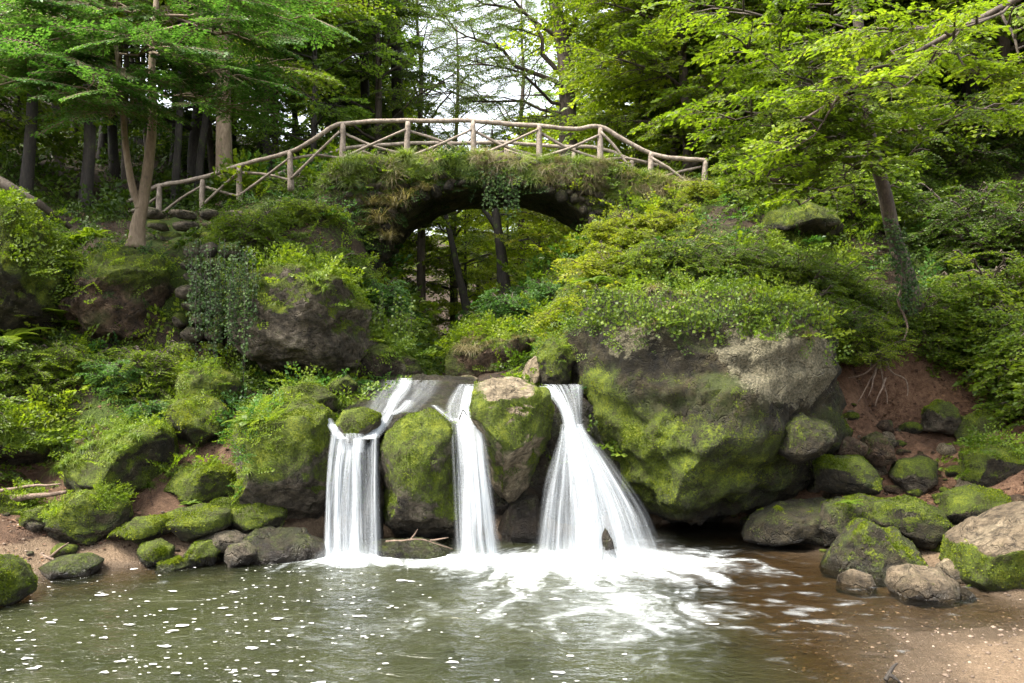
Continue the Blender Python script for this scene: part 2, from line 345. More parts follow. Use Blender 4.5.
PX = [
 # right bank
 (850,540,11.7),(900,520,11.9),(960,520,11.3),(1010,560,9.9),(900,480,13),(960,450,13.5),(1024,440,12.5),(900,430,14.2),(870,405,14.8),(1000,410,14.3),(890,350,15.2),
 (960,380,15),(1024,330,15.2),(905,300,15.8),(960,290,16),(1024,250,17),(1200,300,13),(1300,430,10.5),(1100,520,9.5),(1100,420,12),
 (830,290,15.7),(800,215,18),(900,200,18.5),(1000,190,19),(960,120,23),(800,150,24),(1150,60,24),(1000,20,32),(750,120,32),(1400,150,18),
 (720,205,17.6),(703,190,19.2),(650,180,19.8),(650,200,18.8),(610,215,18.8),(600,240,17.7),(600,290,16.8),(570,330,16.2),(560,375,15),(760,240,16.2),(680,240,16.6),(640,290,15.4),
 (700,290,15.2),(700,330,14.6),(710,532,13.6),(650,515,13.4),(620,510,13.2),(800,300,15.2),(840,350,14.8),(790,515,12.9),
 (520,374,19.5),(560,330,19.8),(600,280,20),(500,335,17.8),(465,372,16.8),(545,312,18),(520,290,26),(470,342,27),(400,310,26),(430,352,28),(560,262,28),(480,335,45),(380,262,40),(600,250,40),
 # left mound
 (395,352,19.5),(378,300,19.5),(345,235,19.5),(375,335,16.8),(330,295,16.6),(300,250,17),(250,262,16.5),(220,290,15.9),(210,330,15.3),(200,380,14.3),(300,385,15.9),(345,190,18.8),(300,212,18.4),
 (240,228,18),(200,238,18),(160,242,18),(400,377,15.8),(290,187,19.8),(240,203,20),(200,213,20.3),(150,224,20.5),(703,187,20.6),(342,172,21.5),
 (100,212,22),(50,190,22),(0,170,22),(100,160,30),(0,130,30),(200,160,32),(250,185,32),(300,180,35),(-150,100,25),(-300,150,18),(200,120,50),(0,60,50),(350,150,55),(600,150,60),(900,30,55),
 (60,246,16.3),(130,246,16.3),(0,238,15.4),(30,300,14.6),(0,200,15),(-100,200,14),(0,340,13.8),(60,372,13.8),(130,372,14.2),(100,420,12.9),(30,425,12.9),(30,478,12.6),(30,488,12),
 (60,502,11.7),(0,502,11.2),(50,545,10.7),(0,545,10.3),(50,575,10.1),(0,590,9.5),(180,562,10.7),(200,525,11.4),(200,462,12.3),(250,545,11.3),(280,562,10.95),(-150,570,9.4),(-200,450,11),
 (-200,300,12),(290,398,13.1),(320,545,11.9),(150,420,13.2),(-400,400,9)]
CPts = np.array(CP + [tuple(at(*q)) for q in PX])
CPts = np.vstack([CPts, [(-60, 10, 14), (-60, 60, 26), (60, 10, 14), (60, 60, 26), (0, 110, 20), (-50, 110, 26), (50, 110, 26), (-30, 0, 6), (30, 0, 5), (0, -20, .3), (-40, -20, 6), (40, -20, 6)]])
def _phi(a, b):
    return np.sqrt(((a[:, None, :2] - b[None, :, :2]) ** 2).sum(-1) + .04)
_A = _phi(CPts, CPts) + np.eye(len(CPts)) * .02
_n = len(CPts)
_B = np.block([[_A, np.ones((_n, 1))], [np.ones((1, _n)), np.zeros((1, 1))]])
_W = np.linalg.solve(_B, np.append(CPts[:, 2], 0))
def TZ(x, y):
    x = np.atleast_1d(np.asarray(x, float)); y = np.atleast_1d(np.asarray(y, float)); q = np.stack([x, y], 1)
    out = np.empty(len(q))
    for i in range(0, len(q), 20000):
        out[i:i + 20000] = _phi(q[i:i + 20000], CPts) @ _W[:-1] + _W[-1]
    p = np.stack([x, y, out * .5], 1)
    hi = sstep(.0, 1.2, out) * (1 - .95 * np.exp(-((x + .0905 * y) / 1.1) ** 2) * (y > 13) * (y < 70))
    out = out + sstep(3.2, 4.2, x) * (y < 16) * sstep(.1, .5, out) * sstep(3.6, 2.6, out) * (ridged(p * 1.6 + 5, 3) * .10 + fbm(p * 4.5, 3) * .10)
    gul = 2.18 - .018 * np.clip(y - 20, 0, 60) + np.maximum(0, np.abs(x + .0905 * y) - .7) * 3.2; out = np.where((y > 14.5) & (y < 66), np.minimum(out, gul), out)
    out = out + hi * (fbm(p * .7, 4) * .35 + fbm(p * 3, 3) * .10) + (1 - hi) * fbm(p * 2.5, 3) * .05
    return out
def tz(x, y): return float(TZ(x, y)[0])

def axis(lo, a, b, hi, d1, d0, g=1.12):
    v = list(np.arange(a, b + 1e-6, d0)); s = d0
    while v[-1] < hi: s *= g; v.append(v[-1] + s)
    w = []; s = d0; c = a
    while c > lo: s *= g; c -= s; w.append(c)
    return np.array(w[::-1] + v)
xs = axis(-60, -9.5, 9.5, 60, 0, .085); ys = axis(-20, 5.5, 21, 110, 0, .085)
gx, gy = np.meshgrid(xs, ys); GZ = TZ(gx.ravel(), gy.ravel())
V = np.stack([gx.ravel(), gy.ravel(), GZ], 1)
nx_, ny_ = len(xs), len(ys)
i = np.arange(ny_ - 1)[:, None] * nx_ + np.arange(nx_ - 1)[None]
Q = np.stack([i, i + 1, i + nx_ + 1, i + nx_], -1).reshape(-1, 4)
zx = np.gradient(GZ.reshape(gx.shape), xs, axis=1).ravel(); zy = np.gradient(GZ.reshape(gx.shape), ys, axis=0).ravel()
slope = np.sqrt(zx ** 2 + zy ** 2)
X, Y, Z = V.T
fz = fbm(V * .6, 3)
sand = sstep(.42, .15, Z + .12 * fz) * (Y < 13.6)
red = np.clip(sstep(2.2, 3.6, X) * sstep(4.2, 3.2, Z + .6 * fz) * (Y < 17) * sstep(.25, .5, Z) * .95, 0, 1)
moss = None
red = np.maximum(red, .55 * sstep(-2.5, -4, X) * (Y < 12.8) * (Z > .1))
moss = np.clip(.35 + .9 * fz + .25 * (Y > 12.5), 0, 1) * (1 - sand) * (1 - .75 * red) * sstep(26, 20, Y)
ground = link('ground', mesh_np('ground', V, Q, M['ground'], {'mask': np.stack([sand, red, moss], 1), 'wet': sstep(.085, .01, Z + .05 * fbm(V * 1.5, 3)) * (Z > -.5)}))
tag(ground, 'gorge floor of sand, red earth and leaf-strewn forest slopes', kind='structure')

# ------------------------------------------------------------------ rocks
_ico = {}
def ico(s):
    if s not in _ico:
        bm = bmesh.new(); bmesh.ops.create_icosphere(bm, subdivisions=s, radius=1)
        _ico[s] = (np.array([v.co[:] for v in bm.verts]), np.array([[v.index for v in f.verts] for f in bm.faces])); bm.free()
    return _ico[s]
def vnormals(V, T):
    fn = np.cross(V[T[:, 1]] - V[T[:, 0]], V[T[:, 2]] - V[T[:, 0]]); N = np.zeros_like(V)
    for k in range(3): np.add.at(N, T[:, k], fn)
    return norm(N)
ROCKS = {}
def shape_noise(P, S, N0, rough, seed, strata=0):
    k = 1.0 / max(S, .15); o = seed * 11.7
    d = fbm(P * k * 1.1 + o, 4, .55) * S * rough * 2.0 + ridged(P * k * 2.6 + o, 3) * S * rough * .35
    tn_ = fbm(P * k * 1.9 + o + 5, 4, .55) * 4; fl_ = np.floor(tn_); fr_ = tn_ - fl_; d += S * rough * .5 * (fl_ + sstep(.35, .65, fr_)) * .5
    tn_ = fbm(P * k * 4.5 + o + 9, 3, .55) * 4; fl_ = np.floor(tn_); fr_ = tn_ - fl_; d += S * rough * .2 * (fl_ + sstep(.35, .65, fr_)) * .5
    d += ridged(P * 4 + o, 4) * min(.035, S * .05) + fbm(P * 5 + o, 4) * min(.07, S * .10) + fbm(P * 16 + o, 3) * min(.012, S * .03)
    if strata: d += strata * np.sign(np.sin(P[:, 2] * 9 + fbm(P * 1.2 + o, 2) * 5)) * np.abs(np.sin(P[:, 2] * 9 + fbm(P * 1.2 + o, 2) * 5)) ** .4 * .05
    return P + N0 * d[:, None]
def make_mask(V, N, moss, lich, wet, seed, wetz=None, side=.0):
    f = fbm(V * 1.4 + seed * 3.1, 4)
    mo = np.clip(sstep(-.75 + .7 * (1 - moss), .45, N[:, 2] + .9 * f + side) * min(1, moss * 1.35) + (moss - .5) * .25, 0, 1)
    li = np.clip(lich * sstep(-.2, .35, fbm(V * .9 + 50 + seed, 3) + .12) , 0, 1)
    w = np.full(len(V), wet)
    if wetz is not None: w = np.maximum(w, sstep(wetz + .12, wetz, V[:, 2] + .05 * f))
    return np.stack([mo, li, w], 1)
def rock(label, out, D, depth, mat='boulder', moss=.6, lich=.3, wet=0, lean=0, rough=.10, sub=5, seed=1, box=.5, cuts=11, strata=0, top=None, name='boulder', group=None, tufts=0, mossmat='moss', maskfn=None, cat='rock'):
    out = np.array([at(px, py, D) for px, py in out]); c2 = out[:, [0, 2]]
    # area centroid
    x, z = c2.T; x1, z1 = np.roll(x, -1), np.roll(z, -1); cr = x * z1 - x1 * z; A = cr.sum() / 2
    cx = ((x + x1) * cr).sum() / 6 / A; cz = ((z + z1) * cr).sum() / 6 / A
    th = np.linspace(-PI, PI, 241); R = np.zeros(241)
    ax, az = x - cx, z - cz; bx, bz = x1 - cx, z1 - cz
    for i_, a in enumerate(th):
        d0, d1 = math.cos(a), math.sin(a); ex, ez = bx - ax, bz - az
        den = d0 * ez - d1 * ex; den = np.where(np.abs(den) < 1e-9, 1e-9, den)
        r_ = (ax * ez - az * ex) / den; s_ = (ax * d1 - az * d0) / den
        ok = (r_ > 0) & (s_ >= -1e-6) & (s_ <= 1 + 1e-6)
        R[i_] = r_[ok].max() if ok.any() else R[i_ - 1]
    R[-1] = R[0]; Rk = R.copy()
    for _ in range(2): Rk[1:-1] = (Rk[:-2] + Rk[1:-1] * 2 + Rk[2:]) / 4
    n, T = ico(sub); rng = np.random.RandomState(seed)
    phi = np.arcsin(np.clip(n[:, 1], -1, 1)); theta = np.arctan2(n[:, 2], n[:, 0])
    r_ = np.interp(theta, th, Rk); c = np.abs(np.cos(phi)) ** box; s = np.sign(phi) * np.abs(np.sin(phi)) ** .85
    U = np.stack([c * np.cos(theta), s, c * np.sin(theta)], 1)
    for _ in range(cuts):
        d = norm(rng.randn(3)); d[1] = -abs(d[1]) - .25; d = norm(d); h = rng.uniform(.58, .88)
        e = U @ d - h; U = U - np.where(e > 0, e * .88, 0)[:, None] * d
    S = math.sqrt(max(abs(A), 1e-3))
    P = np.stack([U[:, 0] * r_, U[:, 1] * depth, U[:, 2] * r_], 1)
    N0 = norm(P / np.array([1, depth / S * 1.6, 1]) )
    P[:, 1] += lean * P[:, 2]
    P = P + np.array([cx, D, cz])
    P = shape_noise(P, S * .5, N0, rough, seed, strata)
    if top is not None: P[:, 2] = np.where(P[:, 2] > top, top + (P[:, 2] - top) * .2, P[:, 2])
    N = vnormals(P, T)
    mk = make_mask(P, N, moss, lich, wet, seed, .06 if P[:, 2].min() < .05 else None)
    if maskfn: mk = maskfn(P, N, mk)
    org = np.array([cx, D, P[:, 2].min()])
    o = link(name, mesh_np(name, P - org, T, M[mat], {'mask': mk}), None, org)
    tag(o, label, cat, group)
    if tufts: fuzz(o, P, T, N, mk, tufts, org, mossmat, seed)
    ROCKS[label] = (P, T, N, mk, o); return o
def sample(P, T, N, w, n, rng):
    a = np.linalg.norm(np.cross(P[T[:, 1]] - P[T[:, 0]], P[T[:, 2]] - P[T[:, 0]]), axis=1) * w[T].mean(1)
    if a.sum() <= 0: return np.zeros((0, 3)), np.zeros((0, 3))
    f = rng.choice(len(T), n, p=a / a.sum()); u = rng.rand(n, 2); u = np.where(u.sum(1, keepdims=True) > 1, 1 - u, u)
    b = np.stack([1 - u.sum(1), u[:, 0], u[:, 1]], 1)
    return (P[T[f]] * b[:, :, None]).sum(1), norm((N[T[f]] * b[:, :, None]).sum(1))
def fuzz(parent, P, T, N, mk, n, org, mat, seed, size=.022):
    n = int(n * .7)
    rng = np.random.RandomState(seed + 5)
    w = sstep(.4, .8, mk[:, 0] + .2 * fbm(P * 4, 2)) * sstep(-.15, .3, fbm(P * 2.2 + 30, 3)) * np.clip(N[:, 2] + .65, 0, 1) * (1 - mk[:, 2])
    p, q = sample(P, T, N, w, n, rng)
    if len(p) == 0: return
    f = norm(q + rng.randn(n, 3) * .8 + np.array([0, 0, .3])); s = size * rng.uniform(.5, 1.4, n)
    Vv, Tt, k = leaves(p - q * .004 - org, f, rng.randn(n, 3), s)
    tint = np.repeat(np.clip(rng.rand(n) * .6 + .35 * (fbm(p * 2.5, 2) + .5), 0, 1), k)
    o = link('moss', mesh_np('moss', Vv, Tt, M[mat], {'tint': tint}), parent); return o

def bigmask(P, N, mk):
    # green moss on the lower half, lichen on the upper right face
    z = P[:, 2]; x = P[:, 0]; f = fbm(P * .9 + 3, 4)
    low = sstep(2.9, 1.0, z + f * 1.2 + .25 * (x - 2.2)) * sstep(.1, .6, z + .35 * f) 
    band = np.exp(-((z - 1.45 - .35 * np.sin(x * 1.3) * .5 + .3 * f) / .5) ** 2)
    mo = np.clip(.10 + .62 * low * sstep(5.4, 1.2, x + 2 * f) + .30 * band + .22 * (N[:, 2] > .35), 0, 1)
    right = np.exp(-(((x - 4.1) / 1.15) ** 2 + ((z - 2.75) / .85) ** 2))
    left = .6 * np.exp(-(((x - 1.9) / .8) ** 2 + ((z - 3.0) / .45) ** 2))
    li = np.clip(1.05 * sstep(.25, .75, right + .3 * f) + left * sstep(0, .3, f + .15), 0, 1)
    mo *= 1 - .85 * sstep(.3, .8, li)
    return np.stack([mo, li, np.maximum(mk[:, 2], .3 * sstep(.7, .2, z))], 1)
rock('huge mossy boulder with grey lichen face on the right of the waterfalls', [(567,335),(600,300),(660,290),(740,300),(795,322),(828,362),(846,408),(842,452),(818,494),(768,520),(700,522),(645,508),(608,470),(584,440),(572,392)], 13.1, 1.9,
     mat='big', moss=.5, lich=.5, lean=-.16, rough=.10, sub=6, seed=3, box=.5, strata=1, cuts=6, maskfn=bigmask, tufts=16000)
def hangmask(P, N, mk):
    z = P[:, 2]; mk[:, 0] = np.clip(.9 * sstep(3.0, 3.6, z + .5 * fbm(P, 3)) * sstep(-.3, .3, N[:, 2]) + .42 * sstep(3.0, 2.3, z + .5 * fbm(P + 9, 3)), 0, 1); mk[:, 1] = .35 * sstep(-.2, .3, N[:, 2]); return mk
rock('large overhanging grey boulder beneath the left end of the bridge', [(232,300),(252,280),(300,272),(345,285),(366,312),(373,345),(362,372),(335,388),(290,386),(250,368),(228,335)], 14.8, 1.5,
     mat='grey', moss=.5, lich=.3, lean=-.35, rough=.10, sub=6, seed=8, strata=1, maskfn=hangmask, tufts=6000)
def ledgemask(P, N, mk):
    z = P[:, 2]; mk[:, 0] = np.clip(.95 * sstep(3.7, 4.5, z + .6 * fbm(P, 3)) + .5 * sstep(-4.6, -3.9, P[:, 0] * .6 - 1.0 + fbm(P * 1.2, 3)) * 0 + .5 * sstep(.1, .5, fbm(P * .9 + 4, 3)), 0, 1); return mk
rock('reddish boulder with mossy cap on the ledge below the forked tree', [(58,300),(72,262),(110,250),(150,256),(170,290),(182,335),(180,362),(140,368),(95,362),(66,345)], 15.2, 1.5, mat='red', moss=.5, lich=.1, lean=-.2, rough=.1, sub=6, seed=11, strata=1, maskfn=ledgemask, tufts=5000)
# between the falls
rock('rounded mossy boulder between the left and middle waterfalls', [(378,470),(388,435),(408,418),(432,412),(452,428),(460,465),(459,505),(452,540),(425,548),(395,545),(380,515)], 11.9, .75, mat='grey', moss=.82, lich=.15, rough=.07, sub=5, seed=14, tufts=9000)
def flatmask(P, N, mk):
    mk[:, 0] = np.clip(mk[:, 0] * 1.25, 0, 1) * (1 - .93 * sstep(.35, .65, N[:, 2] + .25 * fbm(P * 2, 2)) * sstep(.62, .3, np.abs(P[:, 0] - .02 + .22 * (P[:, 1] - 11.6)) + .3 * fbm(P * 2, 2)))
    return mk
rock('tall mossy boulder with bare flat sandy top right of the middle waterfall', [(474,420),(473,392),(482,380),(510,377),(530,383),(548,392),(552,420),(546,455),(528,488),(512,512),(494,490),(480,455)], 12.0, .95, mat='tan', moss=.85, lich=.0, rough=.06, sub=5, seed=17, lean=-.1, box=.5, maskfn=flatmask, tufts=8000)
rock('big leafy moss-covered boulder left of the left waterfall', [(232,450),(240,420),(262,400),(300,398),(325,412),(336,445),(333,480),(318,520),(290,535),(258,525),(238,495)], 12.0, .95, mat='grey', moss=.85, lich=.3, rough=.08, sub=5, seed=21, tufts=12000, lean=-.1)
rock('moss-topped boulder above the leafy boulder', [(268,402),(285,388),(315,385),(334,396),(334,412),(300,420),(270,418)], 12.9, .6, mat='grey', moss=.95, rough=.08, seed=23, tufts=3500)
rock('small mossy stone splitting the top of the left waterfall', [(331,425),(340,412),(362,408),(380,415),(378,432),(362,448),(345,448)], 11.95, .4, mat='grey', moss=.9, rough=.07, sub=4, seed=25, tufts=2500)
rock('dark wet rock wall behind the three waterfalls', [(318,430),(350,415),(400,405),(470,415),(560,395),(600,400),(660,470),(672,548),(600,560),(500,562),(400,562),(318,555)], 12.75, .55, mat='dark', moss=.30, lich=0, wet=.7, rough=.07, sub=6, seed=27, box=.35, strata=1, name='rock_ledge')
rock('low wet rock shelf at the foot of the left boulder', [(205,560),(225,540),(262,530),(300,532),(325,545),(325,562),(280,572),(225,572)], 11.0, .5, mat='dark', moss=.3, wet=.6, rough=.1, sub=5, seed=29)
rock('low wet stone at the foot between left and middle waterfalls', [(362,562),(366,545),(395,540),(430,542),(450,552),(450,566),(400,572)], 11.1, .4, mat='dark', moss=.35, wet=.7, rough=.1, sub=5, seed=31)
rock('narrow dark wet stone showing through the right side of the left waterfall', [(362,540),(364,490),(368,462),(376,470),(381,505),(382,545)], 11.75, .35, mat='dark', moss=.2, wet=.8, rough=.1, sub=4, seed=133, name='stone')
rock('dark wet stone between middle waterfall and flat topped boulder', [(500,560),(495,530),(510,505),(535,495),(545,520),(545,560)], 12.1, .4, mat='dark', moss=.25, wet=.6, rough=.08, sub=5, seed=33)
rock('small pointed dark stone standing in the right waterfall', [(596,566),(600,545),(605,527),(612,540),(619,570),(612,580),(600,578)], 10.62, .14, mat='dark', moss=.3, wet=.75, rough=.06, sub=4, seed=35, name='stone')
rock('wide flat brown slab at the top of the falls', [(336,402),(342,384),(385,378),(430,377),(470,380),(480,395),(470,416),(400,424),(350,418)], 13.6, .5, mat='dark', moss=.25, lich=.1, wet=.65, rough=.05, sub=6, seed=37, box=.3, name='rock_slab', lean=3.4)
rock('pale stone block leaning behind the flat topped boulder', [(518,384),(524,366),(540,352),(546,360),(545,388),(530,392)], 13.6, .4, mat='tan', moss=.2, rough=.06, sub=4, seed=39)
rock('mossy square block between pale stone and right waterfall', [(536,352),(548,338),(566,340),(574,360),(572,388),(550,390),(538,384)], 13.3, .5, mat='boulder', moss=.9, rough=.07, sub=5, seed=41, tufts=2500)
rock('brown rock bank with overhanging grass seen under the arch', [(446,374),(450,345),(475,328),(505,322),(535,330),(548,355),(545,378),(490,384),(455,384)], 16.6, 1.2, mat='red', moss=.55, rough=.1, sub=5, seed=43, strata=1, tufts=3000)
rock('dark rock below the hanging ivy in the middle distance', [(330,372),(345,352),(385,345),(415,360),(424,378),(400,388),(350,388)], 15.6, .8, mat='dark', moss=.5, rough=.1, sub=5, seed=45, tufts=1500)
rock('pale flat stone at the stream edge above the slab', [(448,384),(455,377),(470,375),(482,379),(470,386)], 15.5, .3, mat='tan', moss=.35, rough=.06, sub=4, seed=47, name='stone')
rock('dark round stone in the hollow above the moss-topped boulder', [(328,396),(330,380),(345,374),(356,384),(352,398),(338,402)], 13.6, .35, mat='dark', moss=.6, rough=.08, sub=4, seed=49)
# left bank
rock('mossy boulder with long grass on top above the left beach', [(72,480),(78,452),(100,432),(140,425),(162,432),(166,462),(160,490),(135,506),(100,508),(78,500)], 12.0, .9, mat='boulder', moss=.85, rough=.08, sub=5, seed=51, tufts=9000)
rock('dark mossy boulder below the dry stone wall', [(166,392),(180,372),(210,366),(234,380),(238,405),(215,420),(180,416)], 13.6, .7, mat='boulder', moss=.7, rough=.09, sub=5, seed=53, tufts=4000)
rock('round boulder with yellow moss cap on the left bank', [(166,415),(178,400),(202,396),(222,408),(224,432),(200,446),(175,440)], 12.8, .55, mat='boulder', moss=.9, rough=.09, sub=5, seed=55, tufts=5000)
rock('dark stone covered with clover-like plants on the left beach', [(40,528),(48,505),(75,494),(105,492),(124,505),(122,525),(95,545),(60,552)], 11.1, .55, mat='boulder', moss=.65, rough=.08, sub=5, seed=57, tufts=3500)
rock('mossy dome at the left edge of the pool', [(-25,610),(-20,570),(-6,558),(10,568),(22,588),(20,600),(0,612)], 8.9, .45, mat='boulder', moss=1, rough=.06, sub=5, seed=59, tufts=6000)
rock('small mossy stone at the left edge of the beach', [(-18,512),(-10,498),(8,492),(26,500),(30,516),(12,524),(-8,524)], 11.2, .4, mat='boulder', moss=.85, rough=.08, sub=4, seed=61, tufts=2200)
rock('low mossy stone left of the clover-covered stone', [(16,524),(24,510),(44,506),(52,516),(46,530),(26,534)], 11.0, .3, mat='boulder', moss=.75, rough=.08, sub=4, seed=63, tufts=1200)
rock('tilted mossy stone behind the mossy slabs', [(168,490),(178,470),(205,462),(232,470),(236,492),(215,512),(184,512)], 11.9, .5, mat='boulder', moss=.9, rough=.08, sub=5, seed=65, tufts=5000)
for k_, (lb, o_, D_, dp, ms) in enumerate([
    ('leftmost flat mossy slab at the edge of the left beach', [(104,542),(108,528),(135,518),(168,518),(172,532),(140,544)], 10.9, .35, .9),
    ('flat mossy slab in the middle of the left shore', [(150,530),(160,514),(195,506),(228,512),(226,528),(190,538)], 11.1, .4, .9),
    ('rightmost mossy slab reaching towards the wet shelf', [(222,522),(232,508),(262,502),(284,512),(280,530),(245,536)], 11.4, .4, .85),
    ('small square mossy stone at the water edge', [(138,562),(140,546),(158,540),(172,548),(170,562),(154,570)], 10.6, .22, .85),
    ('small rounded green stone beside the square mossy stone', [(152,574),(158,562),(176,558),(186,566),(182,578),(164,582)], 10.4, .2, .6),
    ('green topped stone near the middle of the left shoreline', [(178,558),(186,546),(206,542),(218,552),(212,566),(190,568)], 10.6, .25, .85),
    ('dark rounded stone against the wet rock shelf', [(222,558),(228,546),(244,542),(256,552),(250,566),(232,568)], 10.6, .25, .3),
    ('mossy stone wedged between slab and tilted stone', [(206,512),(214,500),(236,498),(246,508),(236,518),(214,520)], 11.6, .3, .8),
    ('broad brown stone beside the shoreline slabs', [(186,548),(200,536),(232,532),(250,540),(240,550),(205,554)], 10.9, .3, .25),
    ]):
    rock(lb, o_, D_, dp, mat='boulder' if ms > .4 else 'grey', moss=ms, rough=.09, sub=4, seed=70 + k_, tufts=int(2600 * ms) if ms > .4 else 0, name='stone')
rock('flat wet slab lying half in the water by the beach', [(36,570),(50,560),(80,556),(98,564),(90,576),(55,580)], 10.15, .4, mat='grey', moss=.45, wet=.2, rough=.06, sub=4, seed=81, name='stone')
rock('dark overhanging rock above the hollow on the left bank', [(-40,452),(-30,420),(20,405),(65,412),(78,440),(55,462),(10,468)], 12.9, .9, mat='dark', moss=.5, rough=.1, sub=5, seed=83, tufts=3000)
# right bank
rock('square brown mossy block beside the huge boulder', [(820,490),(819,464),(828,457),(866,457),(876,468),(874,492),(850,497)], 12.2, .45, mat='boulder', moss=0.54, rough=.05, sub=5, seed=91, box=.35, tufts=4500, mossmat='moss')
rock('green wedge-shaped stone on the red earth bank', [(894,478),(900,462),(925,457),(944,462),(940,480),(918,497),(906,494)], 12.6, .4, mat='grey', moss=0.56, rough=.06, sub=4, seed=93, box=.4)
rock('long low dark rock below the square block', [(744,540),(755,518),(785,505),(825,500),(842,506),(840,524),(815,545),(770,552)], 11.8, .6, mat='boulder', moss=0.28, lich=.2, rough=.07, sub=5, seed=95, tufts=1500)
rock('mossy rock with a small plant right of the long low rock', [(820,528),(830,506),(868,498),(902,504),(908,525),(895,545),(850,552),(825,546)], 11.4, .6, mat='boulder', moss=0.37, rough=.1, sub=5, seed=97, tufts=3500)
rock('slab with bright green moss leaning on the right bank', [(872,520),(880,504),(915,500),(946,512),(950,538),(935,556),(900,548)], 11.0, .6, mat='boulder', moss=0.45, rough=.07, sub=5, seed=99, tufts=3500)
rock('large twin-peaked dark mossy rock at the right shore', [(826,575),(845,545),(868,523),(882,530),(890,540),(905,530),(925,548),(938,570),(915,590),(870,588),(840,584)], 10.3, .65, mat='boulder', moss=0.36, rough=.08, sub=5, seed=101, tufts=6000)
rock('small wet tan stone standing in the shallows', [(838,592),(842,578),(856,571),(870,575),(874,588),(868,600),(848,600)], 9.7, .22, mat='tan_dull', moss=.1, rough=.06, sub=4, seed=103, name='stone')
rock('smooth tan stone with mossy left side at the water edge', [(892,588),(896,572),(915,568),(945,571),(962,586),(950,602),(925,608),(902,604)], 9.3, .4, mat='tan_dull', moss=0.18, rough=.04, sub=5, seed=105)
rock('big tan topped boulder at the right edge of the picture', [(960,575),(965,545),(995,525),(1040,508),(1075,530),(1080,590),(1040,612),(990,600)], 9.7, .9, mat='tan_dull', moss=.62, lich=.1, rough=.06, sub=5, seed=107, tufts=5000, maskfn=lambda P, N, mk: np.stack([np.clip(mk[:, 0] + .6, 0, 1) * sstep(.62, .35, N[:, 2] + .2 * fbm(P * 2, 2)), mk[:, 1], mk[:, 2]], 1))
rock('dark mossy block high on the right bank', [(968,480),(972,452),(1000,444),(1040,446),(1048,480),(1020,492),(985,492)], 11.9, .5, mat='boulder', moss=0.60, rough=.08, sub=5, seed=109, tufts=4500, box=.4)
rock('mossy stone behind the big tan topped boulder', [(946,515),(950,494),(975,486),(1005,492),(1012,512),(990,530),(960,532)], 11.0, .45, mat='boulder', moss=0.56, rough=.09, sub=4, seed=111, tufts=2500)
for k_, (lb, o_, D_, dp, mt, ms) in enumerate([
    ('pale green split stone under the right slope plants', [(926,432),(930,408),(944,399),(958,404),(962,424),(950,434)], 13.8, .4, 'grey', .65),
    ('leaning green slab right of the split stone', [(960,438),(968,418),(990,410),(1002,424),(992,446),(972,448)], 13.4, .4, 'grey', .6),
    ('brown stone tucked against the right foot of the huge boulder', [(836,455),(842,440),(856,436),(866,446),(862,460),(846,464)], 12.7, .3, 'red', .25),
    ('rounded dark stone below the exposed roots', [(862,458),(866,438),(880,432),(892,444),(892,460),(876,468)], 12.9, .35, 'red', .35),
    ('small bulging rock on the lower right of the huge boulder', [(778,452),(784,426),(806,412),(832,418),(842,442),(826,458),(796,462)], 11.9, .5, 'boulder', .35),
    ('flat reddish stone lying on the earth bank', [(902,512),(912,503),(935,505),(936,514),(915,518)], 11.7, .3, 'red', .1),
    ('flat tan stone behind the smooth tan stone', [(940,590),(944,568),(958,556),(972,566),(972,590),(955,598)], 9.9, .3, 'tan', .1),
    ('small grey pebble-like stone between the tan stones', [(958,602),(960,592),(968,588),(976,596),(974,604)], 9.2, .12, 'grey', .0),
    ('dark rock ledge among bushes on the upper right slope', [(760,235),(768,212),(800,200),(835,206),(850,228),(825,240)], 16.8, .7, 'boulder', .5),
    ('brown stump-like rock at the right end of the railing', [(668,238),(674,215),(686,203),(694,215),(698,238)], 17.6, .3, 'red', .3),
    ('round brown rock behind the stump-like rock', [(700,228),(706,212),(722,206),(734,214),(734,230),(716,236)], 17.9, .4, 'red', .4),
    ('mossy brown rock right of the round brown rock', [(734,232),(740,214),(756,210),(764,224),(760,238)], 17.3, .3, 'boulder', .6),
    ('pale pinkish rock behind the left end of the railing', [(146,228),(148,214),(158,206),(164,218),(172,222),(174,234),(158,238)], 20.6, .4, 'tan', .05),
    ('low pale rock left of the pinkish rock', [(138,236),(140,224),(150,220),(158,228),(156,238)], 20.0, .3, 'tan', .1),
    ]):
    rock(lb, o_, D_, dp, mat=mt, moss=ms, rough=.09, sub=4, seed=120 + k_, tufts=1500 if ms > .4 else 0, name='stone' if dp < .35 else 'boulder')
# ledge rocks far left
rock('mossy bank rock high at the left edge of the picture', [(-60,340),(-50,250),(-10,205),(25,215),(40,260),(44,320),(20,350)], 13.9, 1.1, mat='boulder', moss=.9, rough=.12, sub=5, seed=141, tufts=9000)

def stones_mesh(spots, seed, sub=2):
    rng = np.random.RandomState(seed); G = Geo(); n, T = ico(sub); MK = []
    for (p, sx, sy, sz) in spots:
        U = n.copy(); 
        for _ in range(5):
            d = norm(rng.randn(3)); e = U @ d - rng.uniform(.6, .85); U = U - np.where(e > 0, e * .9, 0)[:, None] * d
        P = U * (sx, sy, sz) @ rotz(rng.uniform(-.3, .3)).T
        a = rng.uniform(-.15, .15); P = np.stack([P[:, 0] * math.cos(a) - P[:, 2] * math.sin(a), P[:, 1], P[:, 0] * math.sin(a) + P[:, 2] * math.cos(a)], 1)
        P = P + p; P = P + norm(P - p) * (fbm(P * 6 + rng.rand() * 9, 2) * .06)[:, None]
        N = vnormals(P, T); G.add(P, T); MK.append(make_mask(P, N, rng.uniform(.2, .8), .1, .0, rng.randint(50)))
    V, T, _ = G.arr(); return V, T, np.concatenate(MK)

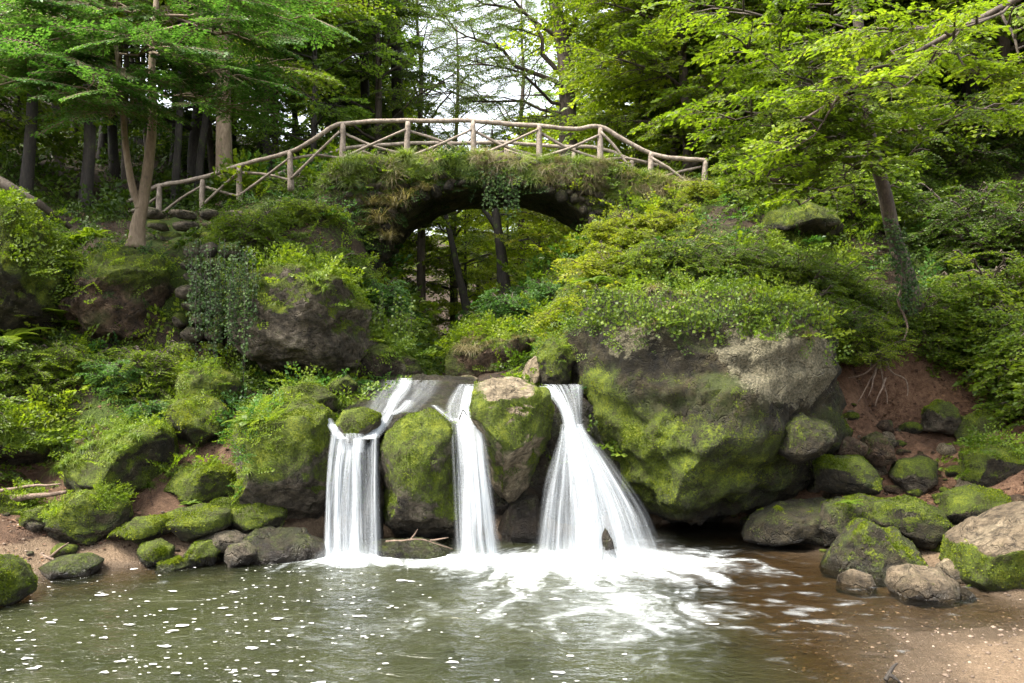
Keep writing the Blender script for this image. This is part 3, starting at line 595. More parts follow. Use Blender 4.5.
# dry stone wall under the left part of the railing
sp = []; rng = np.random.RandomState(5)
def wall_strip(px0, px1, top, bot, D0, D1, hx=.26, hz=.13, lean=.12):
    rows = int((at(0, top, D0)[2] - at(0, bot, D0)[2]) / (hz * 1.75))
    for r in range(rows + 1):
        py = bot + (top - bot) * r / max(rows, 1)
        x = at(px0, py, D0)[0] + (r % 2) * hx * .6; xe = at(px1, py, D1)[0]; x0 = x
        while x < xe:
            w = hx * rng.uniform(.6, 1.35); D = D0 + (D1 - D0) * (x - x0) / max(xe - x0, .1) + lean * r * hz * 2
            q = at(CX, py, D); sp.append((np.array([x + w, D - rng.uniform(0, .1), q[2]]), w, .25, hz * rng.uniform(.8, 1.3))); x += w * 1.9
wall_strip(140, 250, 215, 262, 17.4, 17.9)
wall_strip(172, 218, 250, 376, 14.9, 15.2, .19, .14, .12)
V, T, mk = stones_mesh(sp, 9)
org = np.array([V[:, 0].mean(), V[:, 1].mean(), V[:, 2].min()])
wl = link('dry_stone_wall', mesh_np('dry_stone_wall', V - org, T, M['grey'], {'mask': mk}), None, org)
tag(wl, 'dry stone wall of rounded stones below the left end of the railing', 'wall')
# ------------------------------------------------------------------ stone bridge
def prof(pts, D):
    q = np.array([at(a, b, D) for a, b in pts]); return q[:, 0], q[:, 2]
DF, DB = 18.7, 21.0
tx, tzv = prof([(325,176),(345,165),(400,161),(473,159),(540,161),(600,167),(650,181),(712,196)], DF)
ix, iz = prof([(372,280),(374,260),(382,240),(398,217),(430,197),(470,189),(520,189),(558,198),(584,214),(600,236),(606,262),(608,285)], DF)
xl, xr = tx[0], tx[-1]; gxs = np.linspace(xl, xr, 170); rows = []
for x in gxs:
    zt = np.interp(x, tx, tzv)
    zb = np.interp(x, ix, iz) if ix[0] < x < ix[-1] else iz[0] - .4
    f = np.linspace(0, 1, 22); d = np.linspace(DF, DB, 22)
    loop = [(x, DF, zb + (zt - zb) * a) for a in f] + [(x, a, zt) for a in d[1:]] + [(x, DB, zt + (zb - zt) * a) for a in f[1:]] + [(x, a, zb) for a in d[::-1][1:-1]]
    rows.append(loop)
P = np.array(rows); nl_ = P.shape[1]; cen = P.mean(1, keepdims=True); Pn = norm((P - cen) * [0, 1, 1]).reshape(-1, 3); P = P.reshape(-1, 3)
P = P + Pn * (fbm(P * 1.4, 4) * .22 + ridged(P * 4.2, 2) * .05 + fbm(P * 9, 3) * .05)[:, None]
i = np.arange(len(gxs) - 1)[:, None] * nl_; j = np.arange(nl_)[None]; j2 = (j + 1) % nl_
Qb = np.stack([i + j, i + nl_ + j, i + nl_ + j2, i + j2], -1).reshape(-1, 4)
Tb = np.concatenate([Qb[:, [0, 1, 2]], Qb[:, [0, 2, 3]]])
Nb = vnormals(P, Tb)
mkb = make_mask(P, Nb, .8, 0, .15, 4); mkb[:, 0] *= sstep(-.5, .1, Nb[:, 2])
bo = np.array([0.2, (DF + DB) / 2, 4.2])
bridge = empty('stone_bridge', bo); tag(bridge, 'arched rubble stone footbridge overgrown with moss and grass above the falls', 'bridge')
link('arch', mesh_np('arch', P - bo, Tb, M['boulder'], {'mask': mkb}), bridge)
sp = []; rng = np.random.RandomState(3)
arc = smooth_path(np.stack([ix, np.full(len(ix), DF), iz], 1), 60)
L = np.concatenate([[0], np.cumsum(np.linalg.norm(np.diff(arc, axis=0), axis=1))])
for s in np.arange(0, L[-1], .3):
    p = np.array([np.interp(s, L, arc[:, k]) for k in range(3)])
    for dy in (0, .5, 1.0, 1.5, 2.0): sp.append((p + [0, dy - .02, .10 + rng.uniform(-.04, .04)], rng.uniform(.10, .17), .28, rng.uniform(.10, .19)))
V, T, mk = stones_mesh(sp, 13); mk[:, 0] *= .25; mk[:, 2] = .2
link('arch_stones', mesh_np('arch_stones', V - bo, T, M['boulder'], {'mask': mk}), bridge)
sp = []
for x in np.arange(xl, xr, .27):
    zt = np.interp(x, tx, tzv); zb = np.interp(x, ix, iz) + .25 if ix[0] < x < ix[-1] else iz[0]
    for z in np.arange(zb, zt, .2): sp.append((np.array([x + rng.uniform(-.08, .08), DF + .03 - rng.uniform(0, .06), z]), rng.uniform(.11, .19), .15, rng.uniform(.08, .13)))
V, T, mk = stones_mesh(sp, 15); mk[:, 0] *= .7
link('spandrel_stones', mesh_np('spandrel_stones', V - bo, T, M['grey'], {'mask': mk}), bridge)

def railing(label, D, posts, rail, braces, r=.053, seed=0, name='wooden_railing'):
    Df = D if callable(D) else (lambda px: D)
    pm = lambda px, py: at(px, py, Df(px))
    org = pm(posts[len(posts) // 2][0], posts[len(posts) // 2][2]); root = empty(name, org); tag(root, label, 'railing')
    rng = np.random.RandomState(seed)
    for px, a, b in posts:
        p0 = pm(px, b + 7); p1 = pm(px + rng.uniform(-1.5, 1.5), a); mid = (p0 + p1) / 2 + rng.uniform(-.03, .03, 3)
        V, T = tube(smooth_path([p0, mid, p1], 10), np.linspace(1.25, .95, 10) * r * 1.25, 10, rough=.09, seed=px)
        link('post', mesh_np('post', V - org, T, M['rail']), root)
    q = [pm(a, b) for a, b in rail]; q = smooth_path(q, len(rail) * 9)
    q[:, 2] += fbm(q * 1.5, 2) * .05
    V, T = tube(q, r * (1 + .15 * fbm(q * 1.2, 2)), 10, rough=.08, seed=seed); link('handrail', mesh_np('handrail', V - org, T, M['rail']), root)
    for (a, b, c, d, off) in braces:
        p0, p1 = pm(a, b), pm(c, d); p0[1] -= off; p1[1] -= off; mid = (p0 + p1) / 2 + [0, 0, rng.uniform(-.09, .09)]
        V, T = tube(smooth_path([p0, mid, p1], 12), np.linspace(1.0, .75, 12) * r * .72, 8, rough=.09, seed=a); link('brace', mesh_np('brace', V - org, T, M['rail']), root)
    return root
Dr = lambda px: 18.95 + max(0, (300 - px)) * .009
railing('weathered log railing with crossed braces on the near side of the bridge', Dr,
    [(160,184,222),(203,180,208),(240,167,197),(291,152,184),(342,124,161),(408,122,160),(474,121,160),(540,125,160),(600,128,163),(650,153,178),(704,161,190)],
    [(128,202),(160,186),(203,178),(225,170),(250,162),(291,151),(312,140),(330,128),(350,123),(408,121),(474,121),(540,126),(575,129),(600,127),(625,141),(650,153),(680,158),(708,160)],
    [(203,206,240,172,.05),(203,186,240,196,-.05),(240,196,291,158,.05),(240,172,291,180,-.05),(291,180,340,132,.05),(291,158,342,158,-.05),(342,159,406,130,.05),(342,132,408,154,-.06),
     (408,158,472,130,.05),(408,130,474,156,-.06),(474,158,538,130,.05),(474,130,540,156,-.06),(540,158,598,136,.05),(540,132,600,158,-.06),(600,132,634,176,.05),(600,160,650,162,-.06),(650,158,690,186,.05),(658,178,702,166,-.06),
     (160,216,203,186,.05),(130,212,160,196,.05)], seed=2)
railing('far side log railing of the bridge with crossed braces seen behind the near one', 20.8,
    [(300,166,196),(363,146,176),(447,143,176),(505,143,176),(575,147,178),(632,160,186)],
    [(262,182),(300,165),(335,152),(363,146),(447,143),(505,143),(575,147),(605,150),(632,160),(670,168)],
    [(300,190,362,152,.05),(363,152,447,172,.05),(363,172,447,150,-.05),(447,150,505,172,.05),(447,172,505,150,-.05),(505,150,575,172,.05),(505,172,575,152,-.05),(575,174,630,163,.05)], r=.048, seed=4)

# ------------------------------------------------------------------ water
xs = np.arange(-8.2, 7.4, .022); ys = np.arange(5.6, 13.4, .022)
gx, gy = np.meshgrid(xs, ys); X = gx.ravel(); Y = gy.ravel(); Pz = np.stack([X, Y, X * 0], 1)
bed = TZ(X, Y)
def seg_d(x0, x1, y0, wx=1.0, wy=1.0):
    cx = np.clip(X, x0, x1); return np.sqrt(((X - cx) * wx) ** 2 + ((Y - y0) * wy) ** 2)
a1, a2 = at(326, 562, 10.9)[0], at(380, 562, 10.9)[0]; b1, b2 = at(462, 558, 10.9)[0], at(500, 558, 10.9)[0]; c1, c2 = at(545, 555, 10.9)[0], at(655, 555, 10.9)[0]
warp = np.stack([fbm(Pz * 1.1 + 3, 3), fbm(Pz * 1.1 + 31, 3)], 1)
# streaks drawn out along the flow away from each fall (towards the viewer and outwards)
cxm = (b1 + c2) / 2
ang = np.arctan2(X - cxm * .9, 11.9 - Y + .3); rad = np.hypot(X - cxm * .9, 11.9 - Y + .3)
st = fbm(np.stack([ang * 9 + warp[:, 0] * 2.4, rad * 1.1 + warp[:, 1] * 1.5, X * 0], 1), 5, .62)
ang1 = np.arctan2(X - (a1 + a2) / 2, 11.8 - Y); rad1 = np.hypot(X - (a1 + a2) / 2, 11.8 - Y)
st1 = fbm(np.stack([ang1 * 7 + warp[:, 0] * 2, rad1 * 1.6 + warp[:, 1], X * 0 + 7], 1), 5, .62)
d1 = seg_d(a1, a2, 10.9, .75, 1.15); d2 = seg_d(b1 - .25, b2 + .2, 10.75, .9, 1.0); d3 = seg_d(c1 - .1, c2 + .2, 10.6, .75, .82)
s1 = 1.0 * np.exp(-(d1 / .5) ** 2); s2 = 1.0 * np.exp(-(d2 / .55) ** 2); s3 = 1.08 * np.exp(-(d3 / .72) ** 2)
core = np.maximum(s1, np.maximum(s2, s3))
tail = .50 * np.exp(-(((X - .9) / 1.6) ** 2 + ((Y - 9.3) / 1.25) ** 2)) + .45 * np.exp(-(((X - 1.4) / .8) ** 2 + ((Y - 8.2) / .9) ** 2)) + .25 * np.exp(-(((X + 2.1) / 1.2) ** 2 + ((Y - 10.2) / .6) ** 2)) + .2 * np.exp(-(((X - 2.9) / .8) ** 2 + ((Y - 10.6) / .6) ** 2)) \
     + .26 * np.exp(-(((X + 1) / 1.8) ** 2 + ((Y - 8.3) / 1.2) ** 2))
S_ = np.where(d1 < np.minimum(d2, d3), st1, st)
fine = fbm(np.stack([X * 5, Y * 13, X * 0], 1) + 8, 4, .6)
foam = sstep(.18, 1.15, core + .95 * S_ * (core > .02) + .35 * fine * (core > .02)) * 1.0 + sstep(.30, 1.15, tail + 1.1 * S_ + .45 * fine) * .75
foam += sstep(.34, .7, .36 * np.exp(-((X - 3.0) / 1.6) ** 2 - ((Y - 8.6) / 1.3) ** 2) + 1.0 * fbm(np.stack([X * 2.2 + Y, Y * 5, X * 0], 1), 4, .6)) * .4
foam += .14 * sstep(.25, .9, tail * 1.2 + core * .5 + .6 * fbm(np.stack([X * 7, Y * 11, X * 0], 1) + 3, 4, .65))
foam = np.clip(foam, 0, 1)
deep = np.clip(sstep(.0, .55, -bed + .0) , 0, .93) * np.clip(sstep(3.4, 1.4, X + .35 * (Y - 8) + .5 * warp[:, 0]) + .12, 0, 1)
keep = (bed < .10)
nx_, ny_ = len(xs), len(ys)
i = np.arange(ny_ - 1)[:, None] * nx_ + np.arange(nx_ - 1)[None]
Q = np.stack([i, i + 1, i + nx_ + 1, i + nx_], -1).reshape(-1, 4); Q = Q[keep[Q].any(1)]
zz = .012 * fbm(np.stack([X * 1.6, Y * 2.6, X * 0], 1), 3) + foam * .03 * fbm(Pz * 4, 3) + core * .035
used = np.zeros(len(X), bool); used[Q.ravel()] = True; rm = np.cumsum(used) - 1
pool = link('pool_water', mesh_np('pool_water', np.stack([X, Y, zz], 1)[used], rm[Q], M['pool'], {'foam': foam[used], 'deep': deep[used], 'thick': sstep(.0, .16, -bed)[used]}))
tag(pool, 'green brown pool with white foam spreading from the falls', kind='structure')
# near water towards and beneath the viewer
xs2 = np.arange(-16, 16.1, .5); ys2 = np.arange(-6, 5.61, .3); g1, g2 = np.meshgrid(xs2, ys2)
ys2[-1] = 5.6
V = np.stack([g1.ravel(), g2.ravel(), g1.ravel() * 0], 1); i = np.arange(len(ys2) - 1)[:, None] * len(xs2) + np.arange(len(xs2) - 1)[None]
Q = np.stack([i, i + 1, i + len(xs2) + 1, i + len(xs2)], -1).reshape(-1, 4)
nw = link('near_water', mesh_np('near_water', V, Q, M['pool'], {'foam': V[:, 0] * 0, 'thick': V[:, 0] * 0 + 1, 'deep': np.full(len(V), .9) * sstep(3, 1, V[:, 0])})); tag(nw, 'calm near part of the pool', kind='structure')
# stream above the falls
sx = np.linspace(-1, 1, 30); V = []; 
ysn = np.linspace(14.2, 40, 90)
for y in ysn:
    c = np.interp(y, [14, 15, 18, 20, 25, 35, 50], [-.9, -1.1, -1.3, -1.5, -2, -3, -4.5]); V += [(c + s * 1.1, y, 2.29 + .0 * y) for s in sx]
V = np.array(V); i = np.arange(len(ysn) - 1)[:, None] * 30 + np.arange(29)[None]; Q = np.stack([i, i + 1, i + 31, i + 30], -1).reshape(-1, 4)
stw = link('stream_water', mesh_np('stream_water', V, Q, M['pool'], {'foam': np.clip(fbm(V * [3, 1, 1], 3) * 1.2, 0, .5), 'deep': V[:, 0] * 0 + .6, 'thick': V[:, 0] * 0 + .8})); tag(stw, 'shallow stream above the falls', kind='structure')
# floating foam flecks
rng = np.random.RandomState(12); G = Geo(); n = 0
while n < 400:
    x = rng.uniform(-7.5, 2.2); y = 5.6 + 5 * rng.rand() ** 1.15
    dn = np.exp(-((x + 3.2) / 2.4) ** 2) * (1.1 if y < 9.8 else .5) + .10
    if rng.rand() > dn or fbm(np.array([[x * .9, y * 1.6, 2]]), 2)[0] < -.12 or tz(x, y) > -.05: continue
    s = rng.uniform(.005, .014) * (1 + 1.6 * (rng.rand() > .85)); k = 9; th = np.arange(k) / k * 2 * PI + rng.rand()
    rr = s * (1 + .35 * rng.randn(k)); c, sn = 1.9, .85
    v = np.stack([np.cos(th) * rr * c + x, np.sin(th) * rr * sn + y, np.full(k, .016)], 1); ctr = np.array([[x, y, .02]])
    v2 = v.copy(); v2[:, 2] = .004
    V = np.vstack([v, ctr]); T = np.array([[q, (q + 1) % k, k] for q in range(k)]); G.add(V, T); n += 1
fl = link('foam_flecks', G.mesh('foam_flecks', M['foam'])); tag(fl, kind='stuff')

# ------------------------------------------------------------------ waterfalls: curved translucent curtains
def curtain(root, name, rowsL, bulge=.12, dens=1.0, nu=26, nv=60, seed=0, us=7, vs=.55, fade=(.0, .0), org=(0, 0, 0), edge=.22, rise=False):
    """rowsL: (left px, right px, py, D) from lip to foot"""
    R = np.array(rowsL, float); t = np.linspace(0, 1, len(R)); tt = np.linspace(0, 1, nv)
    def col(k): return smooth_path(np.stack([t, R[:, k], t * 0], 1), nv)[:, 1]
    l, r, py, D = [col(k) for k in range(4)]
    u = np.linspace(0, 1, nu); V = np.zeros((nv, nu, 3))
    for a in range(nv):
        L_, R_ = at(l[a], py[a], D[a]), at(r[a], py[a], D[a]); V[a] = L_ + (R_ - L_) * u[:, None]
        V[a, :, 1] -= bulge * np.sin(PI * u) * (.4 + tt[a])
    V = V.reshape(-1, 3); uu = np.tile(u, nv); vv = np.repeat(tt, nu)
    wdt = np.repeat(np.abs(r - l), nu)
    V[:, 1] += .05 * fbm(np.stack([uu * us * 1.2, vv * vs * 2, uu * 0 + seed], 1), 3)
    ln_ = np.concatenate([[0], np.cumsum(np.hypot(np.diff(l), np.diff(py)))]) / 80
    uw = uu + .10 * fbm(np.stack([uu * 2.5, np.repeat(ln_, nu) * .9, uu * 0 + seed * 2.1], 1), 3)
    flow = np.stack([uw * us + seed * 3.7, np.repeat(ln_, nu) * vs, np.full(len(uu), seed * 1.3)], 1)
    e = sstep(0, edge, uu) * sstep(0, edge, 1 - uu)
    e = e * np.clip(.8 + .9 * fbm(np.stack([uu * 3, np.repeat(ln_, nu) * .8, uu * 0 + seed * 5.3], 1), 3), .25, 1.2)
    dn = dens * e * (sstep(0, .06, vv) if fade[0] else 1) * (1 - fade[1] * vv) * (sstep(0, .9, vv) if rise else 1)
    i = np.arange(nv - 1)[:, None] * nu + np.arange(nu - 1)[None]; Q = np.stack([i, i + 1, i + nu + 1, i + nu], -1).reshape(-1, 4)
    return link(name, mesh_np(name, V - org, Q, M['fall'], {'flow': flow, 'dens': dn}), root)
def fall(label, org, parts):
    root = empty('waterfall', org); tag(root, label, 'waterfall')
    for k, (nm, rowsL, kw) in enumerate(parts): curtain(root, nm, rowsL, org=org, seed=k * 5 + int(org[0] * 10), **kw)
fall('left waterfall, a broken double stream joining into one veil', at(352, 562, 10.9), [
    ('upper_cascade', [(398,414,378,14.0),(396,412,388,13.4),(388,404,398,13.0),(384,398,408,12.7),(376,394,418,12.4),(368,388,428,12.1),(356,380,438,11.75)], dict(dens=1.25, us=4, edge=.3)),
    ('side_cascade', [(404,416,400,12.9),(396,412,408,12.6),(388,402,414,12.35)], dict(dens=1.0, us=3, nv=20, edge=.35)),
    ('slab_film', [(378,446,380,14.4),(372,440,392,13.35),(366,430,402,12.75),(362,420,412,12.2)], dict(dens=.42, us=6, vs=1.2, edge=.3)),
    ('side_stream', [(324,332,418,12.1),(328,340,428,11.9),(334,352,438,11.75)], dict(dens=1.2, us=3, nv=24, edge=.3)),
    *[('veil', [(a, b, y0, 11.95), (a - 1 + d * .2, b + d * .3, y0 + 12, 11.7), (a + d * .6 - 2, b + d + 1, 478 + 3 * k, 11.35), (a + d - 3, b + d * 1.3 + 4, 566, 10.95 - .03 * k)], dict(dens=w, us=u_, vs=.45, edge=.4, bulge=.1))
      for k, (a, b, y0, d, w, u_) in enumerate([(332,343,424,-7,1.0,3),(338,350,434,-6,1.25,4),(345,358,439,-3,1.0,3),(352,366,430,0,1.25,4),(336,360,440,-4,.6,7),(371,380,429,0,.75,3),(362,374,442,4,.5,3),(336,346,438,-10,.6,4),(348,362,446,2,.9,3)])],
    ('ledge_splash', [(338,364,432,11.75),(336,368,440,11.5),(336,368,452,11.4)], dict(dens=.9, us=4, nv=16, edge=.4, bulge=.1)),
    ('mist', [(316,388,538,11.05),(310,394,556,10.8),(306,398,568,10.65)], dict(dens=1.1, us=4, vs=.8, edge=.45, nv=16, bulge=.3, rise=True))])
fall('narrow middle waterfall dropping straight between two mossy boulders', at(480, 560, 10.9), [
    ('upper_chute', [(458,476,384,14.2),(452,474,392,13.5),(446,474,402,12.9),(444,474,412,12.45),(448,476,422,12.05)], dict(dens=.85, us=5, edge=.2)),
    ('upper_chute', [(464,475,386,13.8),(461,474,396,13.0),(459,475,408,12.4),(457,478,422,11.95)], dict(dens=1.5, us=3, edge=.3)),
    ('side_spurt', [(430,438,405,12.6),(438,448,412,12.4),(446,460,420,12.1)], dict(dens=1.3, us=2, nv=20, edge=.35)),
    ('side_spurt', [(484,488,418,11.7),(478,484,422,11.8),(470,480,426,11.85)], dict(dens=1.1, us=2, nv=16, edge=.35)),
    ('veil', [(452,484,418,12.0),(454,486,428,11.75),(457,487,450,11.45),(459,491,490,11.2),(459,501,562,10.95)], dict(dens=1.5, us=5, vs=.4, edge=.25, bulge=.15)),
    ('mist', [(452,510,530,10.95),(446,516,552,10.75),(440,520,568,10.6)], dict(dens=1.2, us=3, vs=.8, edge=.45, nv=16, bulge=.3, rise=True)),
    ('veil', [(456,482,420,11.9),(456,489,440,11.5),(458,496,500,11.05),(456,505,562,10.8)], dict(dens=.9, us=9, vs=.35, edge=.3, bulge=.15)),
    ('veil', [(450,462,422,11.95),(450,462,440,11.7),(452,464,490,11.5),(454,468,562,11.2)], dict(dens=.5, us=3, vs=.4, edge=.35, bulge=.05))])
fall('right waterfall, widest, fanning out from a pinched lip', at(600, 555, 10.9), [
    ('lip_sheet', [(540,584,384,13.2),(545,584,387,12.5),(556,583,402,12.2),(561,583,418,12.0),(563,584,432,11.8)], dict(dens=.85, us=8, edge=.14)),
    ('lip_stream', [(538,556,386,12.9),(548,566,396,12.45),(558,574,410,12.1),(562,580,424,11.85),(564,586,440,11.7)], dict(dens=1.5, us=3, edge=.3)),
    *[('fan', [(a, b, 424 + k % 3 * 4, 11.85), (a + (c - a) * .10, b + (e - b) * .14, 442, 11.68), (a + (c - a) * .34, b + (e - b) * .42, 470, 11.42), (a + (c - a) * .68, b + (e - b) * .76, 510, 11.15), (c, e, 560, 10.95 - .02 * k)], dict(dens=w, us=u_, vs=.4, edge=.42, bulge=.12))
      for k, (a, b, c, e, w, u_) in enumerate([(560,566,534,556,.55,4),(561,568,546,566,.45,4),(562,572,556,582,.85,4),(564,576,568,596,1.1,4),(566,580,580,612,1.15,5),(570,582,596,630,.8,5),(573,584,608,646,.9,5),(576,585,624,656,.75,5),(578,586,636,668,.5,4),(562,586,560,650,.42,12)])],
    ('mist', [(530,670,528,10.95),(526,684,550,10.75),(520,694,570,10.55)], dict(dens=1.15, us=7, vs=.8, edge=.35, nv=16, bulge=.3, rise=True)),
    ('jet', [(563,582,428,11.75),(564,590,450,11.45),(568,602,480,11.15),(572,610,520,10.85),(574,616,562,10.65)], dict(dens=1.35, us=4, vs=.35, edge=.32, bulge=.12)),
    ('fan', [(560,574,430,11.8),(552,572,455,11.6),(542,572,490,11.4),(534,574,562,11.1)], dict(dens=.62, us=7, vs=.4, edge=.25, bulge=.1))])
# ------------------------------------------------------------------ plants
def spray(seed, leaf=.10, pairs=8, tpl=LEAF4, droop=.18, flat=.25, dens=1.0, width=.5):
    rng = np.random.RandomState(seed); P = []; Fw = []; tw = Geo()
    axis = lambda s: np.array([s, .05 * math.sin(s * 5 + seed), -droop * s * s])
    V, T = tube(np.array([axis(s) for s in np.linspace(0, 1, 5)]), np.linspace(.010, .003, 5), 3, cap=False); tw.add(V, T)
    for k, s in enumerate(np.linspace(.12, .98, pairs)):
        for sd in (-1, 1):
            L = width * (1.05 - .75 * s) * rng.uniform(.7, 1.1); a = sd * rng.uniform(.7, 1.0); d = np.array([math.cos(a), math.sin(a), -.12])
            b = axis(s); e = b + d * L
            V, T = tube(np.array([b, e]), [.005, .002], 3, cap=False); tw.add(V, T)
            m = max(2, int(L / (leaf * .55) * dens))
            for q in range(m):
                f = (q + .6) / m; p = b + d * L * f + [0, 0, -.1 * f * f * L]; sa = a + (1 if q % 2 else -1) * rng.uniform(.5, 1.0)
                P.append(p); Fw.append([math.cos(sa), math.sin(sa), rng.uniform(-.45, .05)])
            P.append(e); Fw.append(d)
    P = np.array(P); Fw = np.array(Fw); n = len(P)
    N = np.array([0, 0, 1.0]) + rng.randn(n, 3) * flat
    V, T, k = leaves(P, Fw, N, leaf * rng.uniform(.7, 1.2, n), tpl)
    return V, T, np.repeat(rng.rand(n), k), tw.arr()[:2]
def scatter(GL, GT, protos, pos, fwd, up, scl, tint=None, rng=None):
    """place copies of leafy prototypes; x axis follows fwd"""
    n = len(pos)
    if n == 0: return
    pos = np.asarray(pos, float); f = norm(fwd); s = norm(np.cross(up, f)); u = np.cross(f, s); R = np.stack([f, s, u], 2)
    ch = rng.randint(0, len(protos), n); scl = np.broadcast_to(scl, (n,)); tint = np.zeros(n) if tint is None else tint
    for c, pr in enumerate(protos):
        m = ch == c; k = m.sum()
        if not k: continue
        V, T, A = pr[:3]
        W = np.einsum('nij,vj->nvi', R[m], V) * scl[m][:, None, None] + pos[m][:, None]
        GL.add(W.reshape(-1, 3), (T[None] + (np.arange(k) * len(V))[:, None, None]).reshape(-1, 3), np.clip(A[None] * .7 + .15 + tint[m][:, None], 0, 1).ravel())
        if GT is not None and len(pr) > 3 and len(pr[3][0]):
            V, T = pr[3]; W = np.einsum('nij,vj->nvi', R[m], V) * scl[m][:, None, None] + pos[m][:, None]
            GT.add(W.reshape(-1, 3), (T[None] + (np.arange(k) * len(V))[:, None, None]).reshape(-1, 3))
SPR = {'std': [spray(k, .105, droop=.3, flat=.8) for k in range(5)], 'fine': [spray(20 + k, .062, 10, dens=.8, droop=.35, flat=.6) for k in range(4)], 'far': [spray(30 + k, .15, 6, droop=.32, flat=.85) for k in range(4)],
       'big': [spray(40 + k, .15, 6, LEAF6, .35, .35) for k in range(5)], 'maple': [spray(50 + k, .085, 9, droop=.12, flat=.12, dens=1.1, width=.55) for k in range(4)]}

def branch(GW, P0, P1, r0, r1, sag=0, n=7, sides=5, wob=.06, rng=None):
    t = np.linspace(0, 1, n)[:, None]; P = P0 * (1 - t) + P1 * t; P[:, 2] += sag * 4 * (t * (1 - t))[:, 0]
    P[1:-1] += rng.randn(n - 2, 3) * wob * np.linalg.norm(P1 - P0) * .25
    V, T = tube(P, np.linspace(r0, r1, n), sides, cap=False); GW.add(V, T); return P
def leafy_limb(GW, GL, P, L, protos, sl, rng, m=7, up=.05, twigs=True, r=.02, tint=0., sidelen=.42):
    """side branches with sprays along the polyline P"""
    pos = []; fw = []; d0 = norm(P[-1] - P[0])
    for k, s in enumerate(np.linspace(.25, 1, m)):
        q = np.array([np.interp(s, np.linspace(0, 1, len(P)), P[:, c]) for c in range(3)])
        sd = 1 if k % 2 else -1; a = sd * rng.uniform(.6, 1.1) if s < .99 else rng.uniform(-.2, .2)
        d = rotz(a) @ np.array([d0[0], d0[1], 0]); d = norm(d + [0, 0, rng.uniform(-.15, .2) + up])
        ll = L * sidelen * (1.25 - .7 * s) * rng.uniform(.7, 1.2)
        e = q + d * ll
        Vt, Tt = tube(np.array([q, (q + e) / 2 + [0, 0, .04], e]), [r, r * .6, r * .3], 4, cap=False); GW.add(Vt, Tt)
        for f in np.arange(.25, 1.01, max(.18, min(.5, sl * .45 / max(ll, .1)))):
            a2 = rng.choice([-1, 1]) * rng.uniform(.2, .9); dd = rotz(a2) @ d; dd[2] = rng.uniform(-.35, .25); pos.append(q + (e - q) * f); fw.append(dd)
    n = len(pos); scatter(GL, GW if twigs else None, protos, np.array(pos), np.array(fw), np.array([0, 0, 1.0]) + rng.randn(n, 3) * .28, sl * rng.uniform(.75, 1.2, n), np.full(n, tint) + rng.randn(n) * .12, rng)
def tree_geo(seed, Ht, r, cf, cr, nl, protos, sl, m=7, bend=.05, shape=0, upl=.35, lean=(0, 0)):
    rng = np.random.RandomState(seed); GW, GL = Geo(), Geo()
    k = 9; t = np.linspace(0, 1, k); P = np.stack([lean[0] * t * Ht + bend * Ht * np.cumsum(rng.randn(k)) * .12, lean[1] * t * Ht + bend * Ht * np.cumsum(rng.randn(k)) * .12, t * Ht - .4], 1); P[0, :2] = 0
    P = smooth_path(P, 26); tt = np.linspace(0, 1, 26); Rr = r * (1 - tt * .85) * (1 + .5 * np.exp(-tt * 30))
    V, T = tube(P, Rr, 10, rough=.04, seed=seed); GW.add(V, T)
    for i in range(nl):
        s = cf + (1 - cf) * (i + rng.rand()) / nl; q = np.array([np.interp(s, tt, P[:, c]) for c in range(3)])
        u = (s - cf) / (1 - cf); pr = (math.sin(PI * min(1, .18 + u * .82)) ** .7 if shape == 0 else (1 - u * .75)) + .12
        L = cr * pr * rng.uniform(.7, 1.15); a = i * 2.4 + rng.uniform(-.4, .4)
        e = q + np.array([math.cos(a) * L, math.sin(a) * L, L * (upl * (.4 + u) - .1)])
        Pb = branch(GW, q, e, max(.02, r * (1 - s) * .5), .012, sag=.06 * L, rng=rng)
        leafy_limb(GW, GL, Pb, L, protos, sl, rng, m)
    return GW, GL
TP = {}
def tree_proto(key, leafmat, barkmat, **kw):
    GW, GL = tree_geo(**kw); TP[key] = (GW.mesh('trunk', M[barkmat]), GL.mesh('crown', M[leafmat], smooth=False))
def place_tree(key, x, y, s=1, rz=0, label='', group=None, name='broadleaf_tree', z=None):
    root = empty(name, (x, y, tz(x, y) if z is None else z)); root.rotation_euler = (0, 0, rz); root.scale = (s, s, s)
    tag(root, label, 'tree', group); link('trunk', TP[key][0], root); link('crown', TP[key][1], root); return root
tree_proto('broad_dark', 'leaf_dark', 'bark_dark', seed=1, Ht=15, r=.26, cf=.16, cr=3.6, nl=34, protos=SPR['far'], sl=1.25, m=7)
tree_proto('broad_mid', 'leaf_mid', 'bark', seed=2, Ht=14, r=.22, cf=.10, cr=3.4, nl=34, protos=SPR['far'], sl=1.15, m=7)
tree_proto('bright', 'leaf_bright', 'bark', seed=3, Ht=12, r=.18, cf=.05, cr=3.0, nl=36, protos=SPR['std'], sl=1.2, m=7)
tree_proto('bright_far', 'leaf_glow', 'bark_dark', seed=4, Ht=14, r=.2, cf=.08, cr=3.6, nl=22, protos=SPR['far'], sl=1.3, m=7)
tree_proto('airy', 'leaf_airy', 'bark_dark', seed=10, Ht=17, r=.17, cf=.22, cr=3.0, nl=20, protos=SPR['far'], sl=1.1, m=5, upl=.7)
tree_proto('slim', 'leaf_dark', 'bark_dark', seed=5, Ht=17, r=.14, cf=.42, cr=2.4, nl=20, protos=SPR['far'], sl=1.1, m=5)
tree_proto('slim_mid', 'leaf_mid', 'bark', seed=6, Ht=16, r=.12, cf=.34, cr=2.2, nl=20, protos=SPR['far'], sl=1.1, m=5, lean=(.03, 0))
